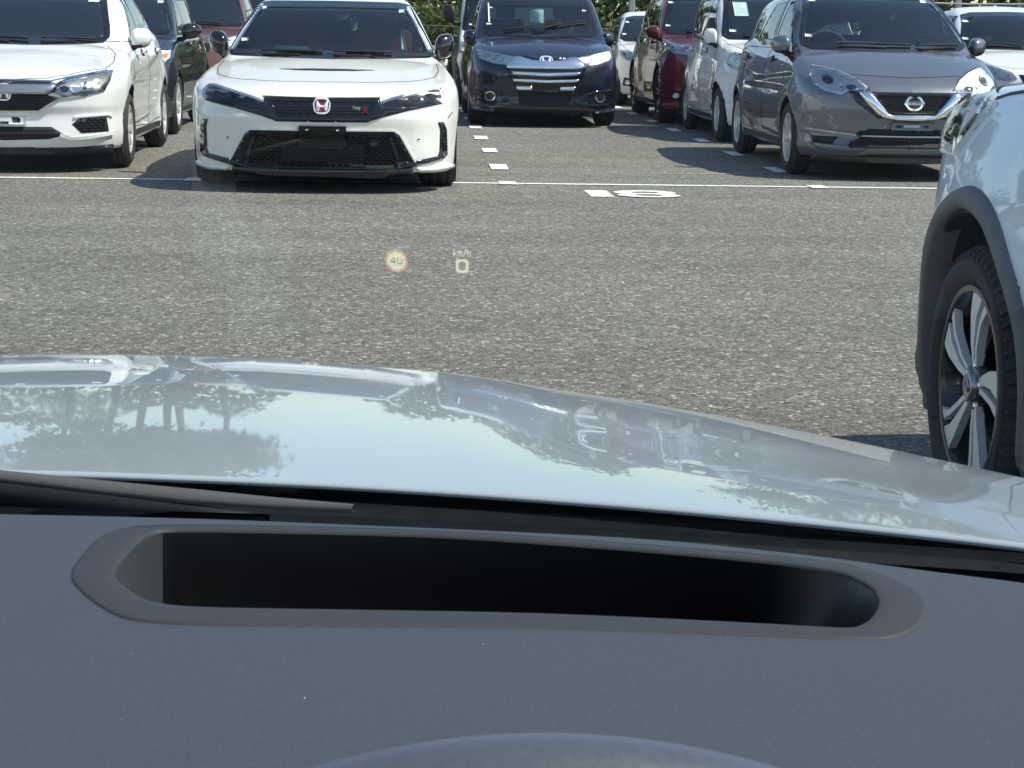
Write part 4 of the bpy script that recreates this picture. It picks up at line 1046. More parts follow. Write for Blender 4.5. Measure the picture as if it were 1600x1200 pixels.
for i, (x, y, hh, c) in enumerate(spec): tree(x, y, hh, c, 40 + i, TL[i], 1, .74 if i < 6 else .3)
# fence: concrete posts and a top rail in front of the bushes
fe = thing('fence', 'wire fence with concrete posts and one pale top rail in front of the bushes', 'fence', (0, 35.0, 0))
pm = None
for i in range(12):
    bm = bmesh.new(); add_box(bm, (0, 0, 1.05), (.11, .11, 2.1), bev=.015); 
    if pm is None: o = bm_obj('post', bm, 'concrete', fe, False); pm = o.data
    else: bm.free(); o = link(bpy.data.objects.new('post', pm), fe)
    o.location = (-17.63 + i * 3.1, .12, 0)
for z in (1.77, 1.2, .65):
    pts = [(-19 + k * .775, .0, z + (-.03 * math.sin(math.pi * ((k * .775) % 3.1) / 3.1))) for k in range(50)]
    V, F = tube_np(pts, .022 if z > 1.5 else .006, 6); mesh_np('rail' if z > 1.5 else 'wire', V, F, 'satin_silver' if z < 1.5 else 'concrete', fe)
# ------------------------------------------------------------------ the parked cars
def build_civic():
    k = 'civic'
    P = CARS[k]
    P['win'] = dict(front=sym([(0, 1.312), (.50, 1.308), (.578, 1.295), (.70, 1.07), (.752, .965), (.745, .94), (.40, .932), (0, .928)]),
        side=[[(1.95, .985), (2.55, 1.0), (2.55, 1.29), (2.36, 1.28)], [(2.62, 1.0), (3.55, 1.06), (3.45, 1.16), (3.0, 1.28), (2.62, 1.295)]], yB=2.55)
    hood = sym([(0, .318), (.30, .352), (.42, .39), (.60, .50), (.70, .62), (.785, .80), (.81, 1.05), (.80, 1.40), (0, 1.40)])
    r = shell(k, 'white hot hatch with red H badge and black mirrors, facing the camera from its bay', 'car', 'white_pearl', 'cars parked in rows', h=.016, open_glass=True, hood=hood)
    cabin(k, r, 'seat_red')
    # bumper openings
    gr = sym([(0, .656), (.394, .66), (.40, .628), (.62, .605), (.835, .625), (.60, .580), (.42, .535), (.33, .507), (0, .503)])
    patch(k, r, 'f', gr, 'black_gloss', 'grille', off=.006, skirt=.02, res=.03)
    lattice(k, r, 'f', sym([(0, .648), (.37, .648), (.36, .58), (.30, .515), (0, .511)]), .050, .020, .005, 'mesh_black', 'grille_mesh', off=.014)
    strip(k, r, 'f', [(-.40, .668), (-.2, .664), (0, .662), (.2, .664), (.40, .668)], .012, 'white_pearl', 'grille_lip', off=.012)
    low = sym([(0, .438), (.485, .438), (.525, .412), (.63, .225), (.49, .168), (0, .170)])
    patch(k, r, 'f', low, 'black_matt', 'lower_intake', off=.004, skirt=.01)
    patch(k, r, 'f', [(-.28, .19), (.30, .19), (.30, .36), (-.28, .36)], 'radiator', 'radiator', off=.006, skirt=.002)
    lattice(k, r, 'f', [(-.29, .185), (.31, .185), (.31, .365), (-.29, .365)], .04, .0135, .004, 'radiator', 'radiator_fins', off=.010, style='bars')
    lattice(k, r, 'f', sym([(0, .43), (.40, .43), (.46, .40), (.53, .20), (0, .178)]), .046, .0165, .0045, 'mesh_black', 'intake_mesh', off=.022)
    strip(k, r, 'f', [q for q in sym([(0, .442), (.49, .442), (.535, .414), (.64, .225)]) if True][:4], .010, 'white_pearl', 'intake_lip', off=.010, mirror=True)
    for s in (1, -1):
        for (a, b) in (((.46, .43), (.40, .175)),):
            strip(k, r, 'f', [(s * .455, .42), (s * .50, .30), (s * .53, .19)], .022, 'black_gloss', 'intake_post', off=.018)
    fin = [(.800, .495), (.835, .495), (.858, .44), (.866, .262), (.835, .235), (.66, .196), (.50, .162), (.30, .150), (.30, .172), (.50, .178), (.62, .228), (.80, .258), (.812, .29), (.816, .45)]
    patch(k, r, 'f', fin, 'black_gloss', 'bumper_fin', off=.008, skirt=.02, mirror=True)
    patch(k, r, 'f', sym([(0, .172), (.42, .168), (.62, .185), (.62, .150), (.42, .130), (0, .130)]), 'black_gloss', 'front_splitter', off=.022, skirt=.03)
    patch(k, r, 'f', [(.64, .186), (.78, .182), (.90, .192), (.91, .17), (.78, .158), (.66, .163)], 'white_pearl', 'bumper_blade', off=.024, skirt=.03, mirror=True)
    lamp_unit(k, r, [(.845, .690), (.815, .728), (.770, .734), (.64, .704), (.48, .665), (.385, .634), (.375, .617), (.412, .585), (.60, .603), (.818, .624), (.838, .655)], 'lamp_dark',
              [(.74, .665, (.045, .024), 'dark_glass'), (.63, .650, (.045, .022), 'dark_glass')],
              trim=[([(.40, .628), (.48, .656), (.64, .694), (.77, .722), (.81, .716)], .016, 'bulb_white'), ([(.818, .712), (.832, .66), (.812, .632)], .026, 'bulb_white')])
    h_badge(k, r, .0, .600, .125, .098, 'emblem_red')
    # plate holder, badge, tow cover, sensors
    pb = patch(k, r, 'f', [(-.155, .312), (.165, .312), (.165, .472), (-.155, .472)], 'mesh_black', 'plate_holder', off=.035, skirt=.06)
    for (a, b, c, d) in ((-.12, .40, -.02, .435), (.05, .40, .13, .435)): patch(k, pb, 'f', [(a, b), (c, b), (c, d), (a, d)], 'black_matt', 'plate_slot', off=.0365, skirt=0)
    for x in (-.095, .11): patch(k, pb, 'f', circle(x, .452, .014, .008, 10), 'satin_silver', 'plate_screw', off=.038, skirt=.002)
    for x in (-.13, .13): patch(k, pb, 'f', [(x - .01, .40), (x + .01, .40), (x + .01, .425), (x - .01, .425)], 'radiator', 'plate_clip', off=.038, skirt=.002)
    patch(k, r, 'f', circle(.355, .355, .03, .03, 14), 'radiator', 'tow_cover', off=.025, skirt=.02)
    for x in (-.655, .665): patch(k, r, 'f', circle(x, .377, .010, .010, 10), 'satin_silver', 'parking_sensor', off=.003, skirt=.003)
    for (tx, sz, x, z, m) in (('R', .062, .300, .580, 'badge_red'), ('TYPE', .026, .235, .592, 'satin_white')):
        p_, n_ = project(k, 'f', [(x, z)])
        text_obj('badge_letter', tx, sz, m, r, Matrix.Translation(Vector(p_[0]) + Vector((0, -.024, 0))) @ Matrix.Rotation(math.pi / 2, 4, 'X') @ Matrix(((1, .25, 0, 0), (0, 1, 0, 0), (0, 0, 1, 0), (0, 0, 0, 1))), .003)
    # bonnet vent
    strip(k, r, 't', [(-.34, .790), (-.2, .745), (0, .728), (.2, .745), (.34, .790)], [.005, .06, .075, .06, .005], 'mesh_black', 'bonnet_vent', off=.003)
    door_mirror(k, r, 'black_gloss', 1.62, .985, .785, .155, .205, .12, 'black_gloss', sharp=.03)
    # windscreen fittings
    patch(k, r, 'f', circle(.03, 1.262, .085, .028, 18), 'black_matt', 'camera_housing', off=-.05, skirt=.004)
    patch(k, r, 'f', circle(.16, 1.195, .03, .022, 12), 'satin_silver', 'rear_view_mirror', off=-.07, skirt=.004)
    for (x, z, w_, h_, m) in ((-.545, 1.275, .035, .018, 'sticker'), (.53, 1.262, .045, .024, 'sticker_green'), (-.665, 1.03, .05, .022, 'sticker')):
        patch(k, r, 'f', [(x-w_/2, z-h_/2), (x+w_/2, z-h_/2+.004), (x+w_/2, z+h_/2+.004), (x-w_/2, z+h_/2)], m, 'sticker', off=.006, skirt=0)
    patch(k, r, 'f', [(-.44, .972), (-.16, .965), (-.17, .990), (-.42, .998)], 'paper', 'dashboard_paper', off=-.05, skirt=.002)
    patch(k, r, 'f', [(.535, .985), (.575, .965), (.55, 1.11), (.53, 1.10)], 'paper_green', 'hanging_tag', off=-.03, skirt=.002)
    strip(k, r, 'f', [(-.745, .934), (0, .926), (.745, .934)], .022, 'black_matt', 'cowl_seal', off=.010)
    wiper(k, r, (.46, .930), (.02, .932), .002); wiper(k, r, (-.06, .928), (-.52, .932), .002)
    strip(k, r, 'f', [(.87, .52), (.905, .56)], .008, 'satin_silver', 'marker_lamp', off=.003, mirror=True)
    add_wheels(k, r, 'ten', .245, .265)
    return r

def build_city():
    k = 'city'; P = CARS[k]
    P['win'] = dict(front=sym([(0, 1.365), (.46, 1.355), (.50, 1.31), (.565, 1.10), (.578, 1.03), (.55, 1.0), (.30, .985), (0, .98)]),
        side=[[(1.72, 1.02), (2.28, 1.055), (2.28, 1.38), (2.14, 1.36)], [(2.34, 1.06), (3.05, 1.11), (3.15, 1.17), (2.86, 1.36), (2.34, 1.39)]], yB=2.30)
    hood = sym([(0, .085), (.30, .125), (.46, .21), (.70, .46), (.725, .75), (.70, 1.05), (.60, 1.33), (0, 1.29)])
    r = shell(k, 'white saloon with chrome bar grille, cut off by the left edge', 'car', 'white_paint', 'cars parked in rows', h=.018, hood=hood)
    patch(k, r, 'f', sym([(0, .694), (.335, .690), (.40, .680), (.37, .62), (.31, .594), (0, .594)]), 'black_gloss', 'grille_panel', off=.004)
    patch(k, r, 'f', sym([(0, .660), (.32, .665), (.385, .675), (.36, .63), (.31, .602), (0, .604)]), 'satin_silver', 'grille_bar', off=.022, skirt=.02, bulge=.006)
    ms = sym([(0, .594), (.326, .597), (.40, .577), (.33, .530), (.25, .480), (0, .476)])
    patch(k, r, 'f', ms, 'black_matt', 'grille', off=.003); lattice(k, r, 'f', ms, .052, .021, .006, 'mesh_black', 'grille_mesh', off=.012)
    strip(k, r, 'f', [(0, .474), (.25, .477), (.335, .528), (.41, .575), (.60, .598)], .013, 'chrome', 'grille_trim', off=.012, mirror=True)
    strip(k, r, 'f', [(0, .70), (.34, .694), (.46, .722), (.72, .772)], .010, 'chrome', 'lamp_trim', off=.010, mirror=True)
    lamp_unit(k, r, [(.355, .620), (.395, .688), (.47, .718), (.615, .753), (.755, .772), (.748, .70), (.715, .628), (.616, .603), (.44, .580)], 'satin_silver',
              [(.66, .672, (.038, .045), 'reflector'), (.52, .648, (.05, .036), 'reflector'), (.675, .680, (.012, .014), 'amber'), (.44, .64, (.03, .022), 'lamp_grey'), (.585, .665, (.014, .03), 'lamp_grey')],
              trim=[([(.42, .69), (.62, .742), (.73, .762)], .012, 'chrome'), ([(.45, .588), (.62, .612), (.71, .636)], .012, 'bulb_white')])
    h_badge(k, r, 0, .61, .12, .105, 'black_gloss')
    pb = patch(k, r, 'f', [(-.16, .372), (.155, .372), (.155, .438), (-.16, .438)], 'white_paint', 'plate_holder', off=.03, skirt=.03)
    for s in (-1, 1): patch(k, pb, 'f', [(s*.06, .385), (s*.115, .385), (s*.12, .41), (s*.10, .428), (s*.05, .428)][::s], 'black_matt', 'plate_slot', off=.0315, skirt=0)
    patch(k, pb, 'f', [(-.03, .375), (.03, .375), (.03, .392), (-.03, .392)], 'black_matt', 'plate_slot', off=.0315, skirt=0)
    lo = sym([(0, .357), (.34, .357), (.438, .295), (.32, .266), (0, .255)])
    patch(k, r, 'f', lo, 'black_matt', 'lower_intake', off=.004); strip(k, r, 'f', [(-.38, .31), (.38, .31)], .012, 'black_plastic', 'intake_bar', off=.02)
    fg = [(.487, .378), (.538, .418), (.722, .430), (.738, .315), (.554, .308)]
    patch(k, r, 'f', fg, 'black_matt', 'fog_bay', off=.004, mirror=True); lattice(k, r, 'f', fg, .040, .020, .006, 'mesh_black', 'fog_mesh', off=.012, mirror=True)
    strip(k, r, 'f', [(.40, .300), (.48, .272), (.60, .280), (.76, .302)], .022, 'white_paint', 'bumper_blade', off=.020, mirror=True)
    strip(k, r, 'f', [(.50, .428), (.54, .434), (.73, .446), (.755, .43)], .014, 'white_paint', 'fog_bay_lip', off=.014, mirror=True)
    patch(k, r, 'f', sym([(0, .195), (.5, .20), (.76, .215), (.76, .15), (0, .14)]), 'black_plastic', 'air_dam', off=.002, skirt=.02)
    door_mirror(k, r, 'white_paint', 1.62, 1.015, .755, .175, .185, .13)
    for (x, z, m) in ((-.26, 1.345, 'sticker'), (.42, 1.325, 'sticker')): patch(k, r, 'f', [(x-.05, z-.014), (x+.04, z-.016), (x+.05, z+.012), (x-.04, z+.014)], m, 'sticker', off=.006, skirt=0)
    wiper(k, r, (.50, .985), (.08, .986), .003); wiper(k, r, (-.02, .980), (-.44, .986), .003)
    patch(k, r, 'r', [(1.16, .70), (1.19, .70), (1.19, .72), (1.16, .72)], 'black_gloss', 'side_badge', off=.004, skirt=.002)
    add_wheels(k, r, 'cap', .195, .185)
    return r

def build_note():
    k = 'note'; P = CARS[k]
    P['win'] = dict(front=sym([(0, 1.478), (.47, 1.468), (.55, 1.42), (.668, 1.12), (.675, 1.07), (.62, 1.046), (.3, 1.04), (0, 1.038)]),
        side=[[(.84, .92), (1.20, .965), (1.17, 1.07), (1.02, .99)], [(1.29, .985), (2.04, 1.06), (2.0, 1.43), (1.84, 1.44), (1.50, 1.30), (1.22, 1.10)], [(2.12, 1.065), (2.93, 1.085), (2.96, 1.12), (2.64, 1.42), (2.17, 1.435)], [(3.10, 1.11), (3.46, 1.11), (3.42, 1.26), (3.16, 1.30), (3.02, 1.28)]], yB=2.07)
    P['rearwin'] = [(-.48, 1.12), (.48, 1.12), (.42, 1.40), (-.42, 1.40)]
    hood = sym([(0, .190), (.25, .220), (.46, .275), (.62, .45), (.70, .62), (.69, .82), (.65, 1.0), (0, .91)])
    r = shell(k, 'grey hatchback with chrome V grille and round badge, parked right of the empty bay', 'car', 'grey_metal', 'cars parked in rows', h=.016, open_glass=True, hood=hood)
    cabin(k, r, 'seat_black')
    lamp_unit(k, r, [(.695, .892), (.636, .886), (.526, .854), (.416, .80), (.34, .718), (.49, .704), (.547, .668), (.665, .70), (.734, .75), (.742, .82)], 'reflector',
              [(.63, .795, .040, 'lamp_grey'), (.63, .795, .026, 'dark_glass'), (.545, .742, (.046, .030), 'lamp_white'), (.47, .735, (.040, .018), 'lamp_grey'), (.545, .742, (.016, .014), 'chrome')],
              trim=[([(.36, .722), (.43, .788), (.53, .838), (.64, .870), (.70, .876)], .036, 'bulb_white'), ([(.50, .712), (.55, .682), (.66, .714), (.72, .756)], .014, 'chrome')])
    strip(k, r, 'f', [(.69, .90), (.63, .893), (.526, .862), (.41, .806), (.33, .716)], .007, 'black_matt', 'lamp_gap', off=.003, mirror=True)
    vi = sym([(0, .698), (.335, .696), (.19, .530), (0, .527)])
    patch(k, r, 'f', sym([(0, .703), (.49, .704), (.44, .62), (.27, .50), (0, .495)]), 'black_gloss', 'grille_surround', off=.003)
    patch(k, r, 'f', vi, 'black_matt', 'grille', off=.005); lattice(k, r, 'f', vi, .024, .011, .004, 'mesh_black', 'grille_mesh', off=.012)
    V, F = [], []
    patch(k, r, 'f', [(.33, .697), (.42, .697), (.355, .612), (.265, .522), (.18, .492), (0, .486), (-.18, .492), (-.265, .522), (-.355, .612), (-.42, .697), (-.33, .697), (-.185, .534), (-.16, .528), (.16, .528), (.185, .534)], 'chrome', 'grille_chrome', off=.020, skirt=.02, bulge=.008, res=.025, bev=.02)
    # round badge
    e = patch(k, r, 'f', circle(.012, .618, .070, .056, 24), 'black_gloss', 'emblem', off=.016, skirt=.012)
    strip(k, e, 'f', circle(.012, .618, .062, .050, 28), .017, 'chrome', 'emblem_rim', off=.024, closed=True, res=.015)
    patch(k, e, 'f', [(-.066, .604), (.090, .604), (.090, .632), (-.066, .632)], 'chrome', 'emblem_bar', off=.027, skirt=.01, res=.02)
    p_, n_ = project(k, 'f', [(.012, .618)])
    text_obj('emblem_letters', 'NISSAN', .028, 'black_gloss', e, Matrix.Translation(Vector(p_[0]) + Vector(n_[0]) * .0285) @ Matrix.Rotation(math.pi / 2, 4, 'X'), .0008)
    pb = patch(k, r, 'f', [(-.16, .412), (.17, .412), (.17, .476), (-.16, .476)], 'grey_metal', 'plate_holder', off=.02, skirt=.02)
    for x in (-.10, .11): patch(k, pb, 'f', [(x-.022, .432), (x+.022, .432), (x+.022, .452), (x-.022, .452)], 'black_matt', 'plate_slot', off=.0215, skirt=0)
    patch(k, pb, 'f', [(-.06, .436), (.065, .436), (.065, .462), (-.06, .462)], 'satin_silver', 'plate_bracket', off=.024, skirt=.004)
    lo = sym([(0, .408), (.33, .405), (.405, .385), (.485, .283), (.47, .264), (0, .268)])
    patch(k, r, 'f', lo, 'black_matt', 'lower_intake', off=.003); strip(k, r, 'f', [(-.425, .356), (0, .352), (.425, .356)], .014, 'satin_silver', 'intake_bar', off=.02)
    for x in (-.24, 0, .24): strip(k, r, 'f', [(x, .275), (x, .40)], .008, 'black_plastic', 'intake_rib', off=.012)
    patch(k, r, 'f', [(.762, .412), (.70, .405), (.42, .372), (.40, .362), (.49, .276), (.725, .288)], 'grey_metal', 'fog_surround', off=.014, skirt=.015, mirror=True)
    strip(k, r, 'f', [(.77, .405), (.70, .398), (.42, .366)], .016, 'satin_silver', 'fog_trim', off=.022, mirror=True)
    patch(k, r, 'f', [(.724, .348), (.545, .345), (.60, .290), (.72, .297)], 'black_matt', 'fog_bay', off=.017, skirt=.004, mirror=True)
    for z in (.31, .328): strip(k, r, 'f', [(.585, z), (.72, z)], .006, 'black_plastic', 'fog_slat', off=.022, mirror=True)
    strip(k, r, 'f', [(0, .246), (.32, .246), (.395, .222), (.67, .222), (.755, .285)], .026, 'grey_metal', 'bumper_blade', off=.014, mirror=True)
    patch(k, r, 'f', sym([(0, .228), (.34, .228), (.62, .205), (.70, .20), (.74, .15), (0, .14)]), 'valance', 'air_dam', off=.001, skirt=.02)
    for x in (-.21, .33): patch(k, r, 'f', circle(x, .44, .011, .011, 10), 'satin_silver', 'parking_sensor', off=.003, skirt=.003)
    door_mirror(k, r, 'grey_metal', 1.22, 1.05, .765, .155, .17, .12, 'black_gloss')
    patch(k, r, 'f', [(-.42, 1.078), (-.08, 1.074), (-.08, 1.090), (-.40, 1.098)], 'paper', 'dashboard_paper', off=-.04, skirt=.002)
    for (x, z) in ((-.50, 1.43), (-.62, 1.13), (.47, 1.43)): patch(k, r, 'f', [(x-.03, z-.011), (x+.025, z-.011), (x+.03, z+.011), (x-.025, z+.011)], 'sticker', 'sticker', off=.006, skirt=0)
    patch(k, r, 'f', circle(.13, 1.37, .06, .022, 14), 'black_matt', 'rear_view_mirror', off=-.09, skirt=.004)
    wiper(k, r, (.18, 1.042), (-.42, 1.048), .003); wiper(k, r, (.60, 1.054), (.22, 1.038), .002)
    patch(k, r, 'r', [(.95, .45), (1.0, .45), (1.0, .47), (.95, .47)], 'chrome', 'side_badge', off=.004, skirt=.002)
    add_wheels(k, r, 'six', .205, .185)
    return r

def build_odyssey():
    k = 'odyssey'; P = CARS[k]
    P['win'] = dict(front=sym([(0, 1.60), (.50, 1.585), (.59, 1.53), (.675, 1.18), (.685, 1.10), (.64, 1.086), (.3, 1.08), (0, 1.078)]),
        side=[[(1.66, 1.10), (2.35, 1.10), (2.35, 1.57), (2.02, 1.55)], [(2.42, 1.10), (3.45, 1.11), (3.45, 1.56), (2.42, 1.58)], [(3.52, 1.12), (4.3, 1.15), (4.15, 1.5), (3.52, 1.55)]], yB=2.38)
    P['rearwin'] = [(-.58, 1.10), (.58, 1.10), (.52, 1.50), (-.52, 1.50)]
    hood = sym([(0, .125), (.28, .155), (.55, .22), (.72, .40), (.745, .7), (.72, 1.0), (.68, 1.12), (0, 1.06)])
    r = shell(k, 'dark blue people carrier with chrome bar grille, at the back of the empty bay', 'car', 'navy_paint', 'cars parked in rows', h=.02, open_glass=True, hood=hood)
    cabin(k, r, 'seat_black', z0=.42)
    lamp_unit(k, r, [(.795, .902), (.724, .890), (.47, .838), (.32, .812), (.31, .73), (.45, .724), (.60, .735), (.765, .788), (.80, .835)], 'lamp_white',
              [(.70, .838, .036, 'reflector'), (.61, .815, .036, 'reflector'), (.52, .795, .034, 'reflector'), (.70, .838, .016, 'bulb_white'), (.61, .815, .016, 'bulb_white'), (.52, .795, .016, 'bulb_white')],
              trim=[([(.46, .738), (.62, .752), (.76, .80), (.785, .84)], .014, 'bulb_white')])
    patch(k, r, 'f', sym([(0, .776), (.16, .780), (.28, .815), (.35, .822), (.46, .74), (.46, .690), (0, .690)]), 'chrome', 'grille_bar', off=.016, skirt=.02, bulge=.006)
    patch(k, r, 'f', sym([(0, .83), (.28, .835), (.20, .80), (.15, .782), (0, .778)]), 'black_gloss', 'grille_panel', off=.012)
    patch(k, r, 'f', sym([(0, .692), (.46, .692), (.42, .60), (.36, .48), (.335, .425), (0, .42)]), 'black_gloss', 'grille', off=.003)
    for z, w_, hh in ((.636, .405, .034), (.556, .395, .034), (.465, .355, .040)):
        if z > .5: patch(k, r, 'f', sym([(0, z + hh/2 - .012), (w_, z + hh/2), (w_ - .02, z - hh/2 + .004), (0, z - hh/2 - .012)]), 'chrome', 'grille_slat', off=.02, skirt=.02, bulge=.004)
        else: patch(k, r, 'f', [(.165, z + .02), (w_, z + .022), (w_ - .02, z - .018), (.16, z - .02)], 'chrome', 'grille_slat', off=.02, skirt=.02, mirror=True)
    lo = sym([(0, .425), (.335, .428), (.31, .257), (0, .255)])
    patch(k, r, 'f', lo, 'black_matt', 'lower_intake', off=.003); lattice(k, r, 'f', lo, .05, .018, .006, 'mesh_black', 'intake_mesh', off=.010)
    patch(k, r, 'f', [(-.15, .43), (.155, .43), (.155, .495), (-.15, .495)], 'black_plastic', 'plate_holder', off=.026, skirt=.03)
    strip(k, r, 'f', [(.475, .70), (.43, .58), (.365, .45), (.335, .25)], .016, 'navy_paint', 'bumper_crease', off=.012, mirror=True)
    fg = [(.435, .39), (.60, .44), (.815, .462), (.845, .31), (.53, .285), (.43, .31)]
    patch(k, r, 'f', fg, 'black_gloss', 'fog_bay', off=.003, mirror=True); lattice(k, r, 'f', fg, .04, .018, .005, 'mesh_black', 'fog_mesh', off=.008, mirror=True)
    for s in (1, -1):
        o = patch(k, r, 'f', circle(s * .645, .362, .046, .046, 18), 'dark_glass', 'fog_lamp', off=.015, skirt=.012, bulge=.008)
        strip(k, o, 'f', circle(s * .645, .362, .054, .054, 22), .014, 'chrome', 'fog_ring', off=.018, closed=True, res=.015)
    strip(k, r, 'f', [(.40, .285), (.50, .268), (.70, .275), (.84, .30)], .022, 'navy_paint', 'bumper_blade', off=.018, mirror=True)
    strip(k, r, 'f', [(.60, .198), (.74, .205), (.85, .218)], .018, 'chrome', 'corner_trim', off=.016, mirror=True)
    h_badge(k, r, 0, .760, .165, .12, 'emblem_blue')
    door_mirror(k, r, 'navy_paint', 1.40, 1.03, .785, .16, .20, .12)
    patch(k, r, 'f', [(-.13, 1.235), (.055, 1.225), (.072, 1.405), (-.12, 1.412)], 'paper_green', 'windscreen_paper', off=-.02, skirt=.003)
    for (x, z, w_, h_) in ((-.62, 1.34, .02, .24), (-.60, 1.40, .06, .014), (-.625, 1.20, .06, .018), (.57, 1.38, .05, .016)):
        patch(k, r, 'f', [(x-w_/2, z-h_/2), (x+w_/2, z-h_/2), (x+w_/2, z+h_/2), (x-w_/2, z+h_/2)], 'sticker', 'sticker', off=.006, skirt=0)
    wiper(k, r, (-.46, 1.10), (.27, 1.205), .012); wiper(k, r, (-.10, 1.10), (.55, 1.23), .02)
    strip(k, r, 'f', [(-.60, 1.50), (-.3, 1.515), (.3, 1.515), (.60, 1.50)], .16, 'frit', 'sun_strip', off=.0052, thick=.002)
    add_wheels(k, r, 'five', .235, .225)
    return r

def generic_front(k, r, paint_, lamp='reflector', lz=None, grille_h=.12, chrome=True):
    """headlights, grille, intake, plate holder and badge for the cars of which only a corner shows"""
    P = CARS[k]; hw = P['W'] / 2; hz = P['top'][1][1]
    lz = lz or hz - .03
    pl = [(hw - .06, lz + .10), (hw - .16, lz + .095), (hw * .58, lz + .01), (hw * .54, lz - .05), (hw * .66, lz - .075), (hw - .12, lz - .05), (hw - .055, lz + .03)]
    lamp_unit(k, r, pl, 'reflector' if lamp == 'reflector' else 'lamp_dark', [(hw - .17, lz + .02, (.045, .042), 'dark_glass' if lamp != 'reflector' else 'reflector'), (hw * .68, lz - .02, (.05, .035), 'reflector'), (hw - .10, lz + .04, (.02, .03), 'amber' if lamp == 'reflector' else 'reflector')],
              trim=[([(hw * .6, lz - .06), (hw - .14, lz - .035), (hw - .075, lz + .03)], .012, 'bulb_white')])
    g = sym([(0, lz), (hw * .52, lz - .01), (hw * .46, lz - grille_h), (0, lz - grille_h - .01)])
    patch(k, r, 'f', g, 'black_gloss', 'grille', off=.003); lattice(k, r, 'f', g, .2, .032, .010, 'chrome' if chrome else 'black_plastic', 'grille_bars', off=.014, style='bars')
    lo = sym([(0, .40), (hw * .55, .40), (hw * .66, .29), (0, .27)])
    patch(k, r, 'f', lo, 'black_matt', 'lower_intake', off=.003); lattice(k, r, 'f', lo, .05, .02, .006, 'mesh_black', 'intake_mesh', off=.01)
    fb = [(hw * .74, .42), (hw - .09, .44), (hw - .075, .32), (hw * .74, .30)]
    patch(k, r, 'f', fb, 'black_matt', 'fog_bay', off=.003, mirror=True); patch(k, r, 'f', circle(hw * .83, .37, .036, .036, 14), 'reflector', 'fog_lamp', off=.010, skirt=.008, mirror=True)
    patch(k, r, 'f', [(-.16, .43), (.16, .43), (.16, .50), (-.16, .50)], 'black_plastic', 'plate_holder', off=.02, skirt=.02)
    patch(k, r, 'f', circle(0, lz - grille_h / 2, .05, .045, 16), 'chrome', 'emblem', off=.022, skirt=.012)
    zc, yc = P['ws'][1]
    wiper(k, r, (.45, zc + .03), (.02, zc + .05), .01); wiper(k, r, (-.08, zc + .03), (-.5, zc + .05), .01)
    w1 = hw - .24
    for (x, z) in ((-w1 + .05, P['ws'][-2][0] - .10), (w1 - .07, P['ws'][-2][0] - .10), (-w1 - .03, zc + .12)):
        patch(k, r, 'f', [(x-.03, z-.012), (x+.03, z-.012), (x+.03, z+.012), (x-.03, z+.012)], 'sticker', 'sticker', off=.006, skirt=0)
    return r
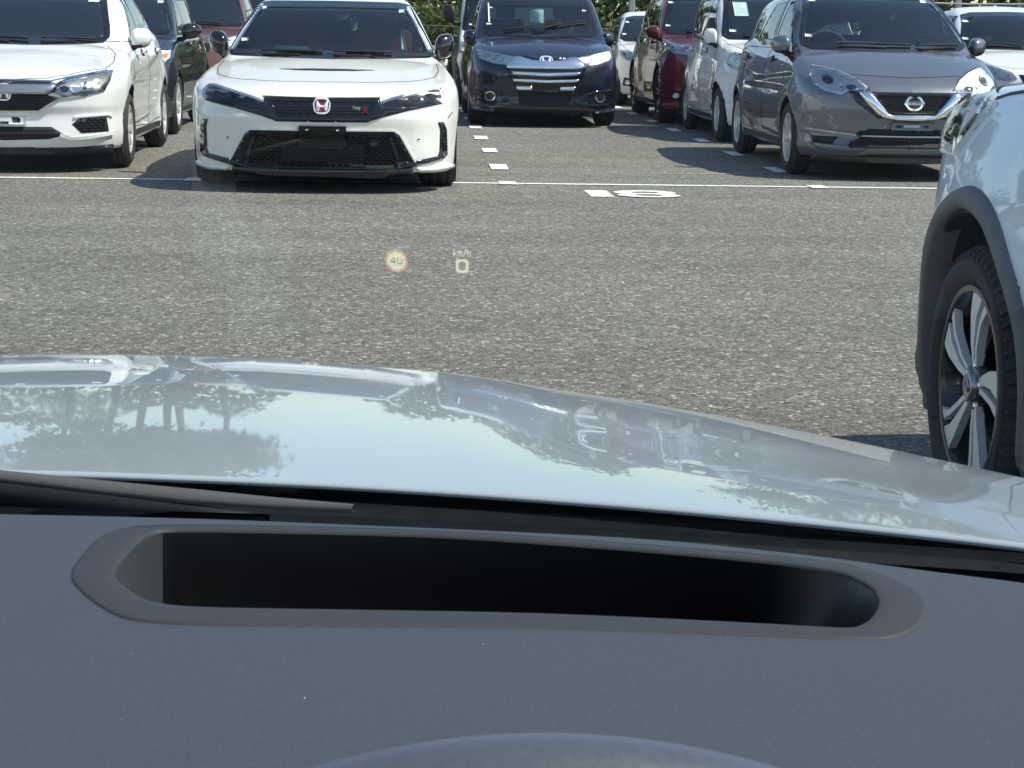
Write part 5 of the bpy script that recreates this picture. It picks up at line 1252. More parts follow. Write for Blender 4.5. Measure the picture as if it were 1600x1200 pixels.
def build_crossover():
    k = 'crossover'; P = CARS[k]
    hood = sym([(0, .16), (.45, .20), (.66, .34), (.72, .5), (.735, .9), (.72, 1.35), (0, 1.27)])
    r = shell(k, 'pale silver blue crossover with black wheel arch trim, close on the right', 'car', 'pale_blue_silver', None, h=.014, hood=hood)
    hw = P['W'] / 2
    side = [(.30, .90), (.42, .87), (.50, .858), (.626, .864), (.70, .925), (.757, .978), (.728, 1.012), (.58, 1.00), (.42, .97), (.30, .94)]
    for v in ('r', 'l'):
        hs = patch(k, r, v, side, 'reflector', 'headlight', off=.0025, skirt=.01, res=.03)
        patch(k, hs, v, circle(.52, .915, .055, .045, 18), 'lamp_dark', 'projector_bezel', off=.005, skirt=.002); patch(k, hs, v, circle(.50, .915, .034, .034, 18), 'dark_glass', 'projector', off=.010, skirt=.006, bulge=.01)
        patch(k, hs, v, [(.60, .885), (.66, .93), (.71, .975), (.60, .985)], 'bulb_white', 'side_reflector', off=.006, skirt=.002)
        strip(k, hs, v, [(.45, .872), (.60, .876), (.68, .93), (.735, .985)], .014, 'chrome', 'light_strip', off=.008)
        strip(k, hs, v, [(.40, .955), (.58, .985), (.70, .998)], .012, 'lamp_dark', 'light_strip', off=.008)
        patch(k, hs, v, side, 'lens', 'lens', off=.014, skirt=.013, res=.03, bulge=.008, bev=.03)
    patch(k, r, 'f', [(.845, .885), (.80, .92), (.62, .90), (.52, .86), (.50, .81), (.60, .785), (.78, .78), (.845, .80)], 'reflector', 'headlight', off=.0025, skirt=.01, mirror=True)
    for v in ('r', 'l'): strip(k, r, v, [(.62, 1.03), (.742, 1.004), (.802, 1.016), (.90, 1.026), (1.25, 1.045)], .007, 'black_matt', 'hood_gap', off=.002)
    g = sym([(0, .80), (.48, .80), (.50, .70), (.44, .55), (0, .53)])
    patch(k, r, 'f', g, 'black_gloss', 'grille', off=.003); lattice(k, r, 'f', g, .05, .024, .006, 'chrome', 'grille_mesh', off=.012)
    lo = sym([(0, .44), (.55, .44), (.66, .33), (.5, .27), (0, .26)])
    patch(k, r, 'f', lo, 'black_matt', 'lower_intake', off=.003)
    patch(k, r, 'f', sym([(0, .27), (.5, .275), (.74, .35), (.80, .37), (.80, .25), (0, .23)]), 'grey_cladding', 'bumper_cladding', off=.012, skirt=.02)
    for v in ('r', 'l'): patch(k, r, v, [(.16, .37), (.36, .38), (.43, .30), (.40, .25), (.18, .245)], 'grey_cladding', 'bumper_corner', off=.022, skirt=.03, bulge=.008)
    ya, ra, Ra = P['axles'][0], P['r'], P['Ra']
    for s, v in ((1, 'r'), (-1, 'l')):
        for ya in P['axles']:
            # arch trim: a broad rounded band following the opening
            n = 56; a0, a1 = math.radians(-22), math.radians(202); rows = []
            for (dr, off) in ((-.010, -.05), (-.006, .010), (.006, .018), (.024, .020), (.040, .014), (.046, .002), (.047, -.01)):
                an = a0 + (a1 - a0) * np.arange(n + 1) / n
                rr_ = Ra + dr + .02 * np.maximum(0, np.cos(an * 2 + math.pi)) 
                pp = np.stack([ya + rr_ * np.cos(an), np.maximum(ra + rr_ * np.sin(an), .20)], 1)
                qq = pp.copy(); rmin = Ra + .012; d = np.stack([pp[:, 0] - ya, pp[:, 1] - ra], 1); ln = np.linalg.norm(d, axis=1, keepdims=True)
                q2 = np.where(ln < rmin, np.array([ya, ra]) + d / ln * rmin, pp)
                Pp, Nn = project(k, v, q2); X0 = Pp[:, 0] + s * off
                rows.append(np.stack([X0, pp[:, 0], pp[:, 1]], 1))
            V = np.concatenate(rows); m = n + 1; F = np.array([(i*m+j, i*m+j+1, (i+1)*m+j+1, (i+1)*m+j) for i in range(len(rows)-1) for j in range(n)])
            if s < 0: F = F[:, ::-1]
            mesh_np('wheel_arch_trim', V, [F], 'grey_cladding', r)
            # inner liner
            prof = [(Ra + .002, hw - .035 - P.get('flare', 0)), (Ra - .004, hw - .25), (Ra - .03, hw - .29), (.2, hw - .30)]
            V, F = lathe_np(prof, 56); keep = V[F[0]].mean(1)[:, 2] > -.18
            mesh_np('arch_liner', V * np.array([s, 1, 1]) + np.array([0, ya, ra]), [F[0][keep]], 'black_matt', r)
        patch(k, r, v, [(P['axles'][0] + Ra - .01, .24), (P['axles'][1] - Ra - .03, .24), (P['axles'][1] - Ra - .03, .40), (P['axles'][0] + Ra + .03, .40)], 'grey_cladding', 'sill_cladding', off=.016, skirt=.03)
    door_mirror(k, r, 'pale_blue_silver', 1.75, 1.10, .90, .20, .17, .12)
    # a mud flap and the corner of the bumper behind the wheel
    add_wheels(k, r, 'turbine', .241, .225, inset=.0, steer=0)
    return r
def build_others():
    g = 'cars parked in rows'
    r = shell('black_mpv', 'black car with dark tinted windows behind the white saloon', 'car', 'black_paint', g, h=.024); generic_front('black_mpv', r, 'black_paint'); door_mirror('black_mpv', r, 'black_gloss', 1.35, 1.06, .83, .21, .18, .12); add_wheels('black_mpv', r, 'five', .22, .205)
    r = shell('copper_suv', 'copper red car behind the white hot hatch, mostly hidden', 'car', 'copper_paint', g, h=.028); generic_front('copper_suv', r, 'copper_paint'); door_mirror('copper_suv', r, 'copper_paint', 1.5, 1.12, .87); add_wheels('copper_suv', r, 'five', .23, .225)
    r = shell('kei', 'tall white boxy hatchback behind the grey hatchback', 'car', 'white_paint', g, h=.022, open_glass=False); k = 'kei'; P = CARS[k]
    lamp_unit(k, r, [(.745, .93), (.66, .945), (.55, .90), (.53, .80), (.60, .755), (.71, .77), (.755, .83)], 'reflector', [(.655, .85, (.075, .07), 'reflector'), (.655, .85, (.03, .03), 'bulb_white'), (.59, .87, (.03, .04), 'lamp_dark')], trim=[(circle(.655, .85, .085, .078, 18), .012, 'chrome')])
    patch(k, r, 'f', sym([(0, .80), (.48, .80), (.46, .74), (0, .73)]), 'black_gloss', 'grille', off=.003); patch(k, r, 'f', sym([(0, .40), (.5, .40), (.55, .30), (0, .28)]), 'black_matt', 'lower_intake', off=.003)
    patch(k, r, 'f', circle(.70, .40, .045, .045, 14), 'reflector', 'fog_lamp', off=.006, skirt=.006, mirror=True)
    patch(k, r, 'f', [(-.55, 1.32), (-.40, 1.32), (-.40, 1.47), (-.55, 1.47)], 'paper_green', 'windscreen_paper', off=.006, skirt=0); patch(k, r, 'f', [(-.63, 1.15), (-.56, 1.15), (-.56, 1.175), (-.63, 1.175)], 'sticker', 'sticker', off=.006, skirt=0)
    wiper(k, r, (.45, 1.09), (.02, 1.11), .01); wiper(k, r, (-.08, 1.09), (-.5, 1.11), .01)
    door_mirror(k, r, 'white_paint', 1.02, 1.09, .765, .14, .20, .12); add_wheels(k, r, 'cap', .19, .165)
    r = shell('red_suv', 'dark red tall car in the middle of the right hand row', 'car', 'red_paint', g, h=.026); generic_front('red_suv', r, 'red_paint'); door_mirror('red_suv', r, 'red_paint', 1.55, 1.13, .815, .18, .18, .13); add_wheels('red_suv', r, 'black', .235, .225)
    r = shell('white_far', 'small white hatchback farthest back in the right hand row', 'car', 'white_paint', g, h=.03); generic_front('white_far', r, 'white_paint', chrome=False); door_mirror('white_far', r, 'white_paint', 1.35, 1.02, .81, .22, .16); add_wheels('white_far', r, 'black', .19, .175)
    CARS['white_hatch']['rearwin'] = [(-.5, 1.08), (.5, 1.08), (.45, 1.36), (-.45, 1.36)]
    r = shell('white_hatch', 'white hatchback with clear windscreen behind the grey one, at the right edge', 'car', 'white_paint', g, h=.024, open_glass=True); cabin('white_hatch', r, 'seat_black'); generic_front('white_hatch', r, 'white_paint', chrome=False); door_mirror('white_hatch', r, 'white_paint', 1.35, 1.05, .81, .20, .16)
    patch('white_hatch', r, 'f', [(-.42, 1.062), (-.12, 1.056), (-.13, 1.078), (-.38, 1.088)], 'paper', 'dashboard_paper', off=-.03, skirt=.002); add_wheels('white_hatch', r, 'cap', .19, .175)
    r = shell('van', 'tall white van standing behind the dark blue people carrier', 'van', 'white_paint', g, h=.03); generic_front('van', r, 'white_paint', chrome=False, lz=.85); door_mirror('van', r, 'black_plastic', .75, 1.35, .88, .20, .30, .13); add_wheels('van', r, 'cap', .19, .185)
    r = shell('far_van', 'white van at the back behind the copper red car', 'van', 'white_paint', g, h=.034); generic_front('far_van', r, 'white_paint', chrome=False, lz=.85); door_mirror('far_van', r, 'black_plastic', .75, 1.35, .88, .20, .30, .13); add_wheels('far_van', r, 'cap', .19, .185)
    r = shell('red_hatch', 'red car of which only the mirror edges into view at the right', 'car', 'red_paint', g, h=.028); generic_front('red_hatch', r, 'red_paint'); door_mirror('red_hatch', r, 'red_paint', 1.35, 1.05, .82, .22, .18, .13); add_wheels('red_hatch', r, 'five', .20, .185)

# ------------------------------------------------------------------ build
build_civic(); build_city(); build_note(); build_odyssey(); build_crossover(); build_others()

WIPER = dict(arm=[(-.36, 1.148, .866), (-.29, 1.119, .867), (-.22, 1.090, .868), (-.165, 1.070, .8685), (-.12, 1.055, .869), (-.070, 1.040, .870)], w=[.008, .009, .0115, .012, .008, .0025], pivot=(-.12, 1.035, .845))
HUDP = dict(outer=[(-0.1668, 0.7231), (-0.15, 0.6896), (-0.1317, 0.6651), (-0.1046, 0.6599), (-0.045, 0.661), (0.0149, 0.6614), (0.0627, 0.6584), (0.1101, 0.654), (0.1336, 0.6517), (0.1576, 0.6525), (0.1706, 0.667), (0.1799, 0.6885), (0.1822, 0.7162), (0.1651, 0.7500), (0.1279, 0.7640), (0.0737, 0.7785), (0.0172, 0.7912), (-0.0289, 0.7985), (-0.1275, 0.8030), (-0.1636, 0.7954)],
    inner=[(-0.1484, 0.7282), (-0.1387, 0.7084), (-0.1281, 0.692), (-0.1107, 0.6837), (-0.0465, 0.6826), (0.0152, 0.6815), (0.0643, 0.6768), (0.1126, 0.6706), (0.1293, 0.668), (0.1448, 0.6662), (0.1537, 0.6773), (0.1617, 0.6985), (0.1632, 0.719), (0.1544, 0.7412), (0.1258, 0.7562), (0.0724, 0.7718), (0.017, 0.7849), (-0.0284, 0.7925), (-0.1254, 0.7959), (-0.1441, 0.793)],
    c40=(-.0256, 1.0740), c0=(-.0047, 1.0726), ckm=(-.0047, 1.0784))
# ------------------------------------------------------------------ the car the picture is taken from
mat('dash_soft', (.038, .0445, .0565), .58, noise=(900, .14), bump=(900, .09)); mat('dash_trim', (.021, .0245, .029), .68, noise=(700, .1), bump=(900, .03)); mat('wheel_leather', (.060, .070, .090), .38, noise=(300, .06), bump=(700, .03))
mat('headliner', (.30, .29, .27), .9); mat('wiper_arm', (.11, .105, .095), .5, 0); mat('trough_black', (.004, .004, .005), .35)
mat('cowl_black', (.010, .012, .012), .35, noise=(60, .2))
def glow(name, col, st):
    m = bpy.data.materials.new(name); m.use_nodes = True; n = m.node_tree; n.nodes.clear(); o = n.nodes.new('ShaderNodeOutputMaterial')
    t = n.nodes.new('ShaderNodeBsdfTransparent'); e = n.nodes.new('ShaderNodeEmission'); e.inputs[0].default_value = (*col, 1); e.inputs[1].default_value = st; a = n.nodes.new('ShaderNodeAddShader')
    n.links.new(t.outputs[0], a.inputs[0]); n.links.new(e.outputs[0], a.inputs[1]); n.links.new(a.outputs[0], o.inputs[0]); MATS[name] = m
glow('display_yellow', (.84, .85, .58), .36); glow('display_red', (.85, .22, .12), .26)
own = thing('own_car', 'car the picture is taken from, with pale bonnet, grey dashboard and windscreen', 'car', (0, 0, 0), -OWN_YAW)
def grid_np(X, Y, Z):
    n, m = X.shape; V = np.stack([X, Y, Z], -1).reshape(-1, 3); i = np.arange(n * m).reshape(n, m)
    return V, np.stack([i[:-1, :-1], i[1:, :-1], i[1:, 1:], i[:-1, 1:]], -1).reshape(-1, 4)
# bonnet
u = np.linspace(-1.0, 1.0, 150); x = OWN_CX + u; t = np.linspace(0, 1, 130)
X = np.repeat(x[:, None], 130, 1); yr = hood_rear(x); Y = yr[:, None] + (2.32 - yr)[:, None] * t[None]; Z = hood_z(X, Y); Z = np.maximum(Z, .35)
e = .003; dx = (hood_z(X + e, Y) - hood_z(X - e, Y)) / (2 * e); dy = (hood_z(X, Y + e) - hood_z(X, Y - e)) / (2 * e); N = np.stack([-dx, -dy, np.ones_like(dx)], -1).reshape(-1, 3); N /= np.linalg.norm(N, axis=1, keepdims=True)
V, F = grid_np(X, Y, Z); hood = mesh_np('bonnet', V, F, 'hood_silver', own, normals=N)
# rolled rear edge of the bonnet, then the cowl and windscreen base
ys = hood_rear(x); zs = hood_z(x, ys); k = np.abs(u) < .84; xk, yk, zk = x[k], ys[k], zs[k]
rows = [(yk, zk), (yk - .003, zk - .001), (yk - .004, zk - .004), (yk + .02, zk - .006)]
V, F = grid_np(np.repeat(xk[:, None], 4, 1), np.stack([r[0] for r in rows], 1), np.stack([r[1] for r in rows], 1)); mesh_np('bonnet_edge', V, F, 'hood_silver', own)
gb = glass_y(GL0[1], xk)
rows = [(yk + .03, zk - .010), (yk - .006, zk - .012), (yk - .022, zk - .020), (gb + .012, np.full_like(gb, .842)), (gb - .01, np.full_like(gb, .852)), (gb - .10, np.full_like(gb, .84))]
V, F = grid_np(np.repeat(xk[:, None], 6, 1), np.stack([r[0] for r in rows], 1), np.stack([r[1] for r in rows], 1)); mesh_np('cowl_panel', V, F[:, ::-1], 'cowl_black', own)
# windscreen with its dark lower band
xu = np.linspace(-.74, .74, 60); zz = np.linspace(GL0[1], 1.395, 40); X = np.repeat((OWN_CX + xu)[:, None], 40, 1) ; Z = np.repeat(zz[None], 60, 0); s_ = 1 - .16 * (Z - GL0[1]) / .54; X = OWN_CX + xu[:, None] * s_
Y = glass_y(Z, X); V, F = grid_np(X, Y, Z); ws_o = mesh_np('windscreen', V, F, 'windscreen_glass', own)
zz = np.array([GL0[1] - .004, GL0[1] + .010]); X = np.repeat((OWN_CX + xu)[:, None], 2, 1); Z = np.repeat(zz[None], 60, 0); Y = glass_y(Z, X) - .004; V, F = grid_np(X, Y, Z); mesh_np('windscreen_band', V, F, 'frit', ws_o)
# glare in the windscreen, painted as faint pale upright patches on the glass
m = bpy.data.materials.new('glare_streak'); m.use_nodes = True; n_ = m.node_tree; n_.nodes.clear(); L_ = n_.links
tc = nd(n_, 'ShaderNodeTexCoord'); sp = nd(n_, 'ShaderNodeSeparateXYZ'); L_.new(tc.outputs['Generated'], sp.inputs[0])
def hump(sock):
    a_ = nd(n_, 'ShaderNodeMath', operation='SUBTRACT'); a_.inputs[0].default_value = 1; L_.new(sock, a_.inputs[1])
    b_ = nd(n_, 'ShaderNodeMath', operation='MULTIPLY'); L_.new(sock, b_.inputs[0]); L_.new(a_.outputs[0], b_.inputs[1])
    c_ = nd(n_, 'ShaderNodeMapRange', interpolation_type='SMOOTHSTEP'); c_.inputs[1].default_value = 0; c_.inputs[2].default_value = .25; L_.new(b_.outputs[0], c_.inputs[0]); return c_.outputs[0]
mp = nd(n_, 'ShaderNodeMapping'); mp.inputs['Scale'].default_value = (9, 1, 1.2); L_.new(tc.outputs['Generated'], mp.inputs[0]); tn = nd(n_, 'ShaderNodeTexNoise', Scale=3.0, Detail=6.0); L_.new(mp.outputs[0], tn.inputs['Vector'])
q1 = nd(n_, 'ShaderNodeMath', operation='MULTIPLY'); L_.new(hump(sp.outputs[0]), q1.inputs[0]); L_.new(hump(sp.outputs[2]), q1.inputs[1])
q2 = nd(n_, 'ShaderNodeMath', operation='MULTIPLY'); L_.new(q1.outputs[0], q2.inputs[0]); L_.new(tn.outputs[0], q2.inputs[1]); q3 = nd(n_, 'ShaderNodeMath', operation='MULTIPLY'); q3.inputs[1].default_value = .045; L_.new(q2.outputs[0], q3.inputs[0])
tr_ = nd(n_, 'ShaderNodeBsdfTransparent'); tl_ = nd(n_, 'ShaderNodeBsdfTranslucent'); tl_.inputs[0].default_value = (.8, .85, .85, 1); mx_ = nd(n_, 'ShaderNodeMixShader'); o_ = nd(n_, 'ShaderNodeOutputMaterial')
L_.new(q3.outputs[0], mx_.inputs[0]); L_.new(tr_.outputs[0], mx_.inputs[1]); L_.new(tl_.outputs[0], mx_.inputs[2]); L_.new(mx_.outputs[0], o_.inputs[0]); MATS['glare_streak'] = m
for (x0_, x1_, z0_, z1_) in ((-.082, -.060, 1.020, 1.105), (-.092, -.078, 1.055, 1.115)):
    xg = np.linspace(x0_, x1_, 6); zg = np.linspace(z0_, z1_, 20); X = np.repeat(xg[:, None], 20, 1); Z = np.repeat(zg[None], 6, 0); X = X * glass_y(Z, X) / .6; Y = glass_y(Z, X) - .0015; V, F = grid_np(X, Y, Z); mesh_np('glare_streak', V, F, 'glare_streak', ws_o)
# roof, pillars, doors, floor
yu = np.linspace(0, 1, 12); xu2 = np.linspace(-.63, .63, 24); X = np.repeat((OWN_CX + xu2)[:, None], 12, 1); yt = glass_y(1.395, OWN_CX + xu2); Y = yt[:, None] + (-2.1 - yt)[:, None] * yu[None]
Zr = 1.395 + .06 * np.sin(np.pi * np.clip(yu * .9 + .05, 0, 1))[None] - .05 * (xu2[:, None] / .63) ** 4
V, F = grid_np(X, Y, np.broadcast_to(Zr + .02, X.shape)); roof = mesh_np('roof', V, F, 'hood_silver', own); V, F = grid_np(X, Y + 0, np.broadcast_to(Zr, X.shape)); mesh_np('headliner', V, F, 'headliner', roof)
for s in (-1, 1):
    top = np.array([OWN_CX + s * .63, float(glass_y(1.395, OWN_CX + s * .63)), 1.385]); bot = np.array([OWN_CX + s * .76, float(glass_y(GL0[1], OWN_CX + s * .76)) + .02, .80])
    V, F = tube_np([bot + (top - bot) * q for q in np.linspace(0, 1, 6)], [.05, .045, .04, .038, .036, .036], 10); mesh_np('windscreen_pillar', V, F, 'hood_silver', own)
    for (y0, z0, y1, z1, r_) in ((-.55, .88, -.62, 1.37, .045), (-1.75, .88, -2.0, 1.37, .08)):
        V, F = tube_np([(OWN_CX + s * .82, y0, z0), (OWN_CX + s * .66, y1, z1)], r_, 8); mesh_np('pillar', V, F, 'black_plastic', own)
    yv = np.linspace(.86, -2.2, 20); zv = np.array([.22, .3, .5, .7, .82, .88, .885]); off = np.array([.80, .855, .885, .885, .87, .83, .74])
    V, F = grid_np(np.repeat((OWN_CX + s * off)[None], 20, 0), np.repeat(yv[:, None], 7, 1), np.repeat(zv[None], 20, 0)); mesh_np('door', V, F if s > 0 else F[:, ::-1], 'hood_silver', own)
    V, F = grid_np(np.array([[OWN_CX + s * .80, OWN_CX + s * .665]] * 2), np.array([[.72, -.02], [-2.0, -2.0]]), np.array([[.885, 1.375]] * 2)); mesh_np('side_window', V, F, 'car_glass', own)
    yv = np.linspace(2.15, .86, 20); zz_ = np.array([.25, .40, .52, .60]); oo = np.array([.84, .885, .89, .89])
    inset_ = .20 * np.maximum(0, (yv - 1.7) / .45) ** 2
    V, F = grid_np(OWN_CX + s * (np.repeat(oo[None], 20, 0) - inset_[:, None]), np.repeat(yv[:, None], 4, 1), np.repeat(zz_[None], 20, 0)); mesh_np('front_wing', V, F, 'hood_silver', own)
    for y_ in (1.45, -1.15):
        e_ = link(bpy.data.objects.new('wheel', None), own); e_.location = (OWN_CX + s * .80, y_, .335); e_.rotation_euler = (0, 0, 0 if s > 0 else math.pi)
        for nm, me in next(v for kk, v in WHEELS.items() if kk[0] == 'turbine'): link(bpy.data.objects.new(nm, me), e_)
xx = np.linspace(-.88, .88, 24); V, F = grid_np(np.repeat((OWN_CX + xx)[:, None], 5, 1), np.stack([2.32 - .30 * np.abs(xx / .88) ** 2.5 - q for q in (0, -.03, -.03, .0, .12)], 1), np.repeat(np.array([.60, .5, .36, .26, .2])[None], 24, 0)); mesh_np('front_bumper', V, F, 'hood_silver', own)
V, F = grid_np(np.array([[OWN_CX - .84] * 2, [OWN_CX + .84] * 2]), np.array([[.95, -2.2]] * 2), np.full((2, 2), .24)); mesh_np('floor_pan', V, F, 'cabin_dark', own)
V, F = grid_np(np.array([[OWN_CX - .8] * 2, [OWN_CX + .8] * 2]), np.full((2, 2), .80), np.array([[.24, .80]] * 2)); mesh_np('bulkhead', V, F, 'cabin_dark', own)
V, F = grid_np(np.array([[OWN_CX - .8, OWN_CX - .62], [OWN_CX + .8, OWN_CX + .62]]), np.array([[-2.2, -2.1]] * 2), np.array([[.24, .95]] * 2)); mesh_np('tailgate', V, F, 'hood_silver', own)
# wiper resting on the cowl
def ribbon(pts, wds, thick):
    pts = np.array(pts, float); wds = np.array(wds, float); t_ = np.gradient(pts, axis=0); t_ /= np.linalg.norm(t_, axis=1, keepdims=True); sd = np.cross(t_, [0, 0, 1.0]); sd /= np.linalg.norm(sd, axis=1, keepdims=True)
    n_ = len(pts); rows = [pts + sd * wds[:, None], pts + sd * wds[:, None] * .6 + np.array([0, 0, thick]), pts - sd * wds[:, None] * .6 + np.array([0, 0, thick]), pts - sd * wds[:, None]]
    V = np.concatenate(rows); return V, [np.array([(a*n_+i, a*n_+i+1, ((a+1) % 4)*n_+i+1, ((a+1) % 4)*n_+i) for a in range(4) for i in range(n_-1)])]
V, F = ribbon(WIPER['arm'], WIPER['w'], .004); wp = mesh_np('wiper', V, F, 'wiper_arm', own)
V, F = tube_np([(a, b - .012, c - .006) for a, b, c in WIPER['arm'][:-1]], [.007, .007, .007, .006, .003], 6); mesh_np('wiper_blade', V, F, 'black_matt', wp)
V, F = lathe_np([(0, .012), (.016, .010), (.02, 0), (.02, -.02)], 16); V = V[:, [1, 2, 0]]; mesh_np('wiper_pivot', V + np.array(WIPER['pivot']), F, 'black_plastic', own)
# dashboard with the well of the head-up display
OUT = HUDP['outer']; INN = HUDP['inner']
O_, I_ = np.array(chaikin(OUT, 2)), np.array(chaikin(INN, 2)); nn = len(O_)
u = np.linspace(-.78, .78, 420); x = OWN_CX + u; X = np.repeat(x[:, None], 260, 1); tt = np.linspace(0, 1, 260); yf = dash_front(x); Y = yf[:, None] + (.16 - yf)[:, None] * tt[None]; Z = dash_z(X, Y)
V, F = grid_np(X, Y, Z); c = V[F].mean(1); sd_ = poly_sd(c[:, 0], c[:, 1], [tuple(p) for p in O_]); F = F[sd_ > -.0035]
dash = mesh_np('dashboard', V, F[:, ::-1], 'dash_soft', own)
V, F = grid_np(np.repeat(x[:, None], 3, 1), np.stack([yf, yf + .012, yf + .012], 1), np.stack([dash_z(x, yf), dash_z(x, yf) - .012, np.full_like(x, .80)], 1)); mesh_np('dashboard_lip', V, F, 'dash_soft', dash)
def loop3(P2, dz): return np.column_stack([P2, dash_z(P2[:, 0], P2[:, 1]) + dz])
cen = np.array([.008, .718])
def toward(P2, d): 
    v = cen * np.array([1, 1]) - P2; v[:, 0] = np.sign(v[:, 0]) * np.minimum(np.abs(v[:, 0]), .02); v /= np.linalg.norm(v, axis=1, keepdims=True); return P2 + v * d
rows = [loop3(O_, -.010), loop3(toward(O_, .0005), -.002), loop3(toward(O_, .0016), .0006), loop3(O_ * .85 + I_ * .15, .0009), loop3(O_ * .2 + I_ * .8, .0006), loop3(toward(I_, -.0010), .0004), loop3(I_, 0), loop3(toward(I_, .0004), -.0012)]
V = np.concatenate(rows); F = np.array([(i*nn+j, i*nn+(j+1) % nn, (i+1)*nn+(j+1) % nn, (i+1)*nn+j) for i in range(len(rows)-1) for j in range(nn)])
fr = mesh_np('display_frame', V, F, 'dash_trim', dash)
Bt = I_.copy(); w_ = sstep(-.09, -.147, Bt[:, 0]); xl_ = np.interp(Bt[:, 1], [.69, .793], [-.116, -.1400]); Bt[:, 0] = np.clip(Bt[:, 0], xl_, .120); Bt[:, 1] = .722 + (Bt[:, 1] - .722) * .9
M_ = I_ * .3 + Bt * .7
rows = [loop3(toward(I_, .0004), -.0012), loop3(I_ * .65 + Bt * .35, -.030), loop3(Bt, -.085), loop3(cen + (Bt - cen) * .02, -.085)]
V = np.concatenate(rows); F = np.array([(i*nn+j, i*nn+(j+1) % nn, (i+1)*nn+(j+1) % nn, (i+1)*nn+j) for i in range(3) for j in range(nn)])
cc_ = V[F].mean(1); fm = np.where((cc_[:, 0] < np.interp(cc_[:, 1], [.69, .793], [-.1155, -.1395])) & (cc_[:, 2] > .80), 1, 0)
mesh_np('display_well', V, F, ['trough_black', 'dash_trim'], fr, fm)
# specks of dust on the dashboard
rs = np.random.RandomState(8); P = []
for q in range(16):
    x_, y_ = rs.uniform(-.32, .30), rs.uniform(.50, .80)
    if poly_sd(np.array([x_]), np.array([y_]), [tuple(p) for p in O_])[0] < .003 or y_ > float(dash_front(x_)) - .01: continue
    r_ = rs.uniform(.0001, .00022); c_ = np.array([x_, y_, float(dash_z(x_, y_)) + r_ * .5])
    P.append((c_ + r_ * np.array([(1, 0, 0), (-1, 0, 0), (0, 1, 0), (0, -1, 0), (0, 0, 1)]), [np.array([(0, 2, 4), (2, 1, 4), (1, 3, 4), (3, 0, 4)])]))
V, F = join_np(P); tag(mesh_np('dust', V, F, 'paper', dash), kind='stuff')
# steering wheel
sw = link(bpy.data.objects.new('steering_wheel', None), own); sw.location = (.022, .3795, .7590); tl = math.radians(25)
a = np.arange(160) * 2 * math.pi / 160; R = .205; pts = np.stack([R * np.cos(a), R * np.sin(a) * math.sin(tl), R * np.sin(a) * math.cos(tl)], 1); V, F = tube_np(pts, .0165, 20, True); mesh_np('wheel_rim', V, F, 'wheel_leather', sw)
P = []
for an in (0, math.pi, -math.pi / 2): P.append(tube_np([(0, -.02, 0), (R * math.cos(an), R * math.sin(an) * math.sin(tl), R * math.sin(an) * math.cos(tl))], [.03, .016], 8))
V, F = join_np(P); mesh_np('wheel_spokes', V, F, 'black_plastic', sw); bm = bmesh.new(); add_box(bm, (0, -.015, 0), (.17, .06, .12), Matrix.Rotation(-tl, 3, 'X'), bev=.02); bm_obj('wheel_hub', bm, 'black_plastic', sw)
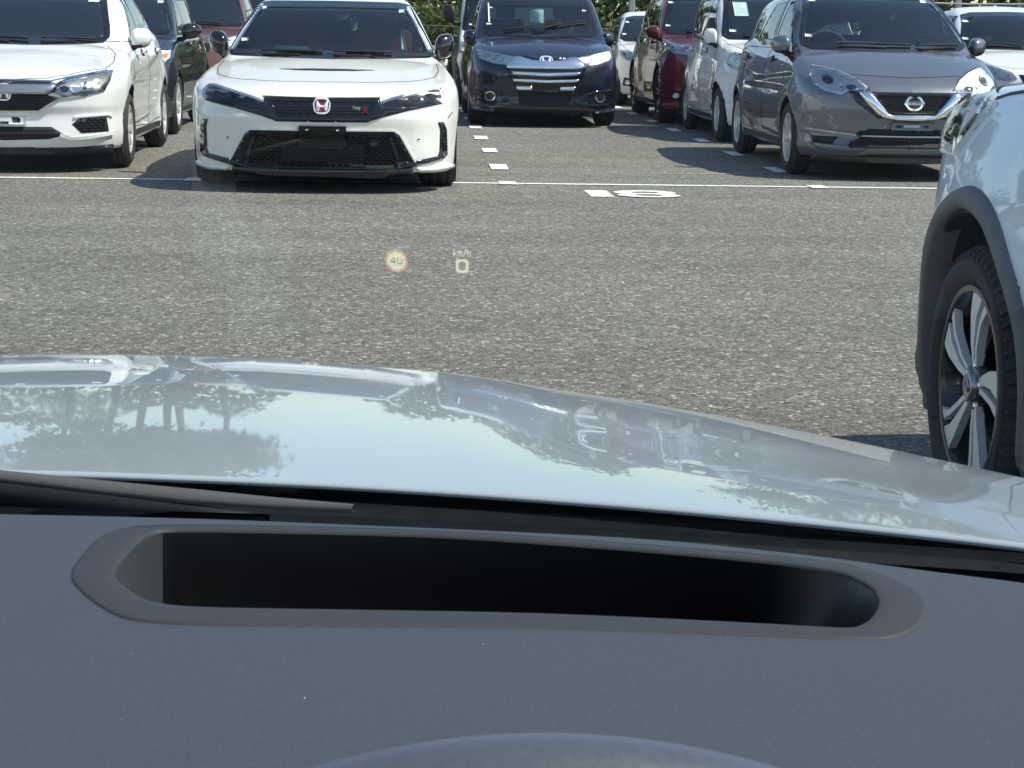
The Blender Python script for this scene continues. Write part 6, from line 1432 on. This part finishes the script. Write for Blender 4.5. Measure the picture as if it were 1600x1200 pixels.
# head-up display: lit signs seen in the windscreen
def on_glass(cx, cz, pts, kx, kz):
    o_ = []
    for a_, b_ in pts:
        x_ = cx + a_ * kx; z_ = cz + b_ * kz; o_.append((x_, float(glass_y(z_, x_)) - .003, z_))
    return np.array(o_)
KX, KZ = .000206, .000275
def bitmap_cells(rows_, w, h):
    P_ = []
    for j, rr in enumerate(rows_):
        for i, ch in enumerate(rr):
            if ch == '1': P_.append([((i - len(rr) / 2) * w, (len(rows_) / 2 - j - 1) * h), ((i + 1 - len(rr) / 2) * w, (len(rows_) / 2 - j - 1) * h), ((i + 1 - len(rr) / 2) * w, (len(rows_) / 2 - j) * h), ((i - len(rr) / 2) * w, (len(rows_) / 2 - j) * h)])
    return P_
def disp(name, cells, cx, cz, m, par):
    V = []; F = []
    for c_ in cells: F.append(tuple(range(len(V), len(V) + len(c_)))); V += list(on_glass(cx, cz, c_, KX, KZ))
    return mesh_np(name, np.array(V), np.array(F), m, par, smooth=False)
D4 = ['0000110', '0001110', '0011010', '0110010', '1100010', '1111111', '1111111', '0000010', '0000010']; D0 = ['0111110', '1100011', '1000001', '1000001', '1000001', '1000001', '1000001', '1100011', '0111110']
W_ = 26; g = [['0'] * W_ for _ in range(W_)]
for j in range(W_):
    for i in range(W_):
        if (i - 12.5) ** 2 + (j - 12.5) ** 2 < 12.6 ** 2: g[j][i] = '1'
for q, D in enumerate((D4, D0)):
    for j, rr in enumerate(D):
        for i, ch in enumerate(rr):
            if ch == '1': g[8 + j][5 + q * 9 + i] = '0'
sg = disp('display_speed_limit', bitmap_cells([''.join(r) for r in g], 1.15, 1.15), *HUDP['c40'], 'display_yellow', own)
a = np.arange(41) * 2 * math.pi / 40; cells = [[(14.9 * math.cos(a[i]), 14.9 * math.sin(a[i])), (18 * math.cos(a[i]), 18 * math.sin(a[i])), (18 * math.cos(a[i+1]), 18 * math.sin(a[i+1])), (14.9 * math.cos(a[i+1]), 14.9 * math.sin(a[i+1]))] for i in range(40)]
disp('display_ring', cells, *HUDP['c40'], 'display_red', sg)
Z0 = ['011111110', '111111111', '111000111', '110000011', '110000011', '110000011', '110000011', '110000011', '110000011', '111000111', '111111111', '011111110']
disp('display_speed', bitmap_cells(Z0, 2.2, 1.8), *HUDP['c0'], 'display_yellow', own)
G_ = {'k': ['1000', '1000', '1001', '1010', '1100', '1010', '1001'], 'm': ['00000', '00000', '11110', '10101', '10101', '10101', '10101'], '/': ['001', '001', '010', '010', '010', '100', '100'], 'h': ['1000', '1000', '1110', '1001', '1001', '1001', '1001']}
rws = ['0'.join(G_[c_][j] for c_ in 'km/h') for j in range(7)]
disp('display_unit', bitmap_cells(rws, 1.4, 1.5), *HUDP['ckm'], 'display_yellow', own)
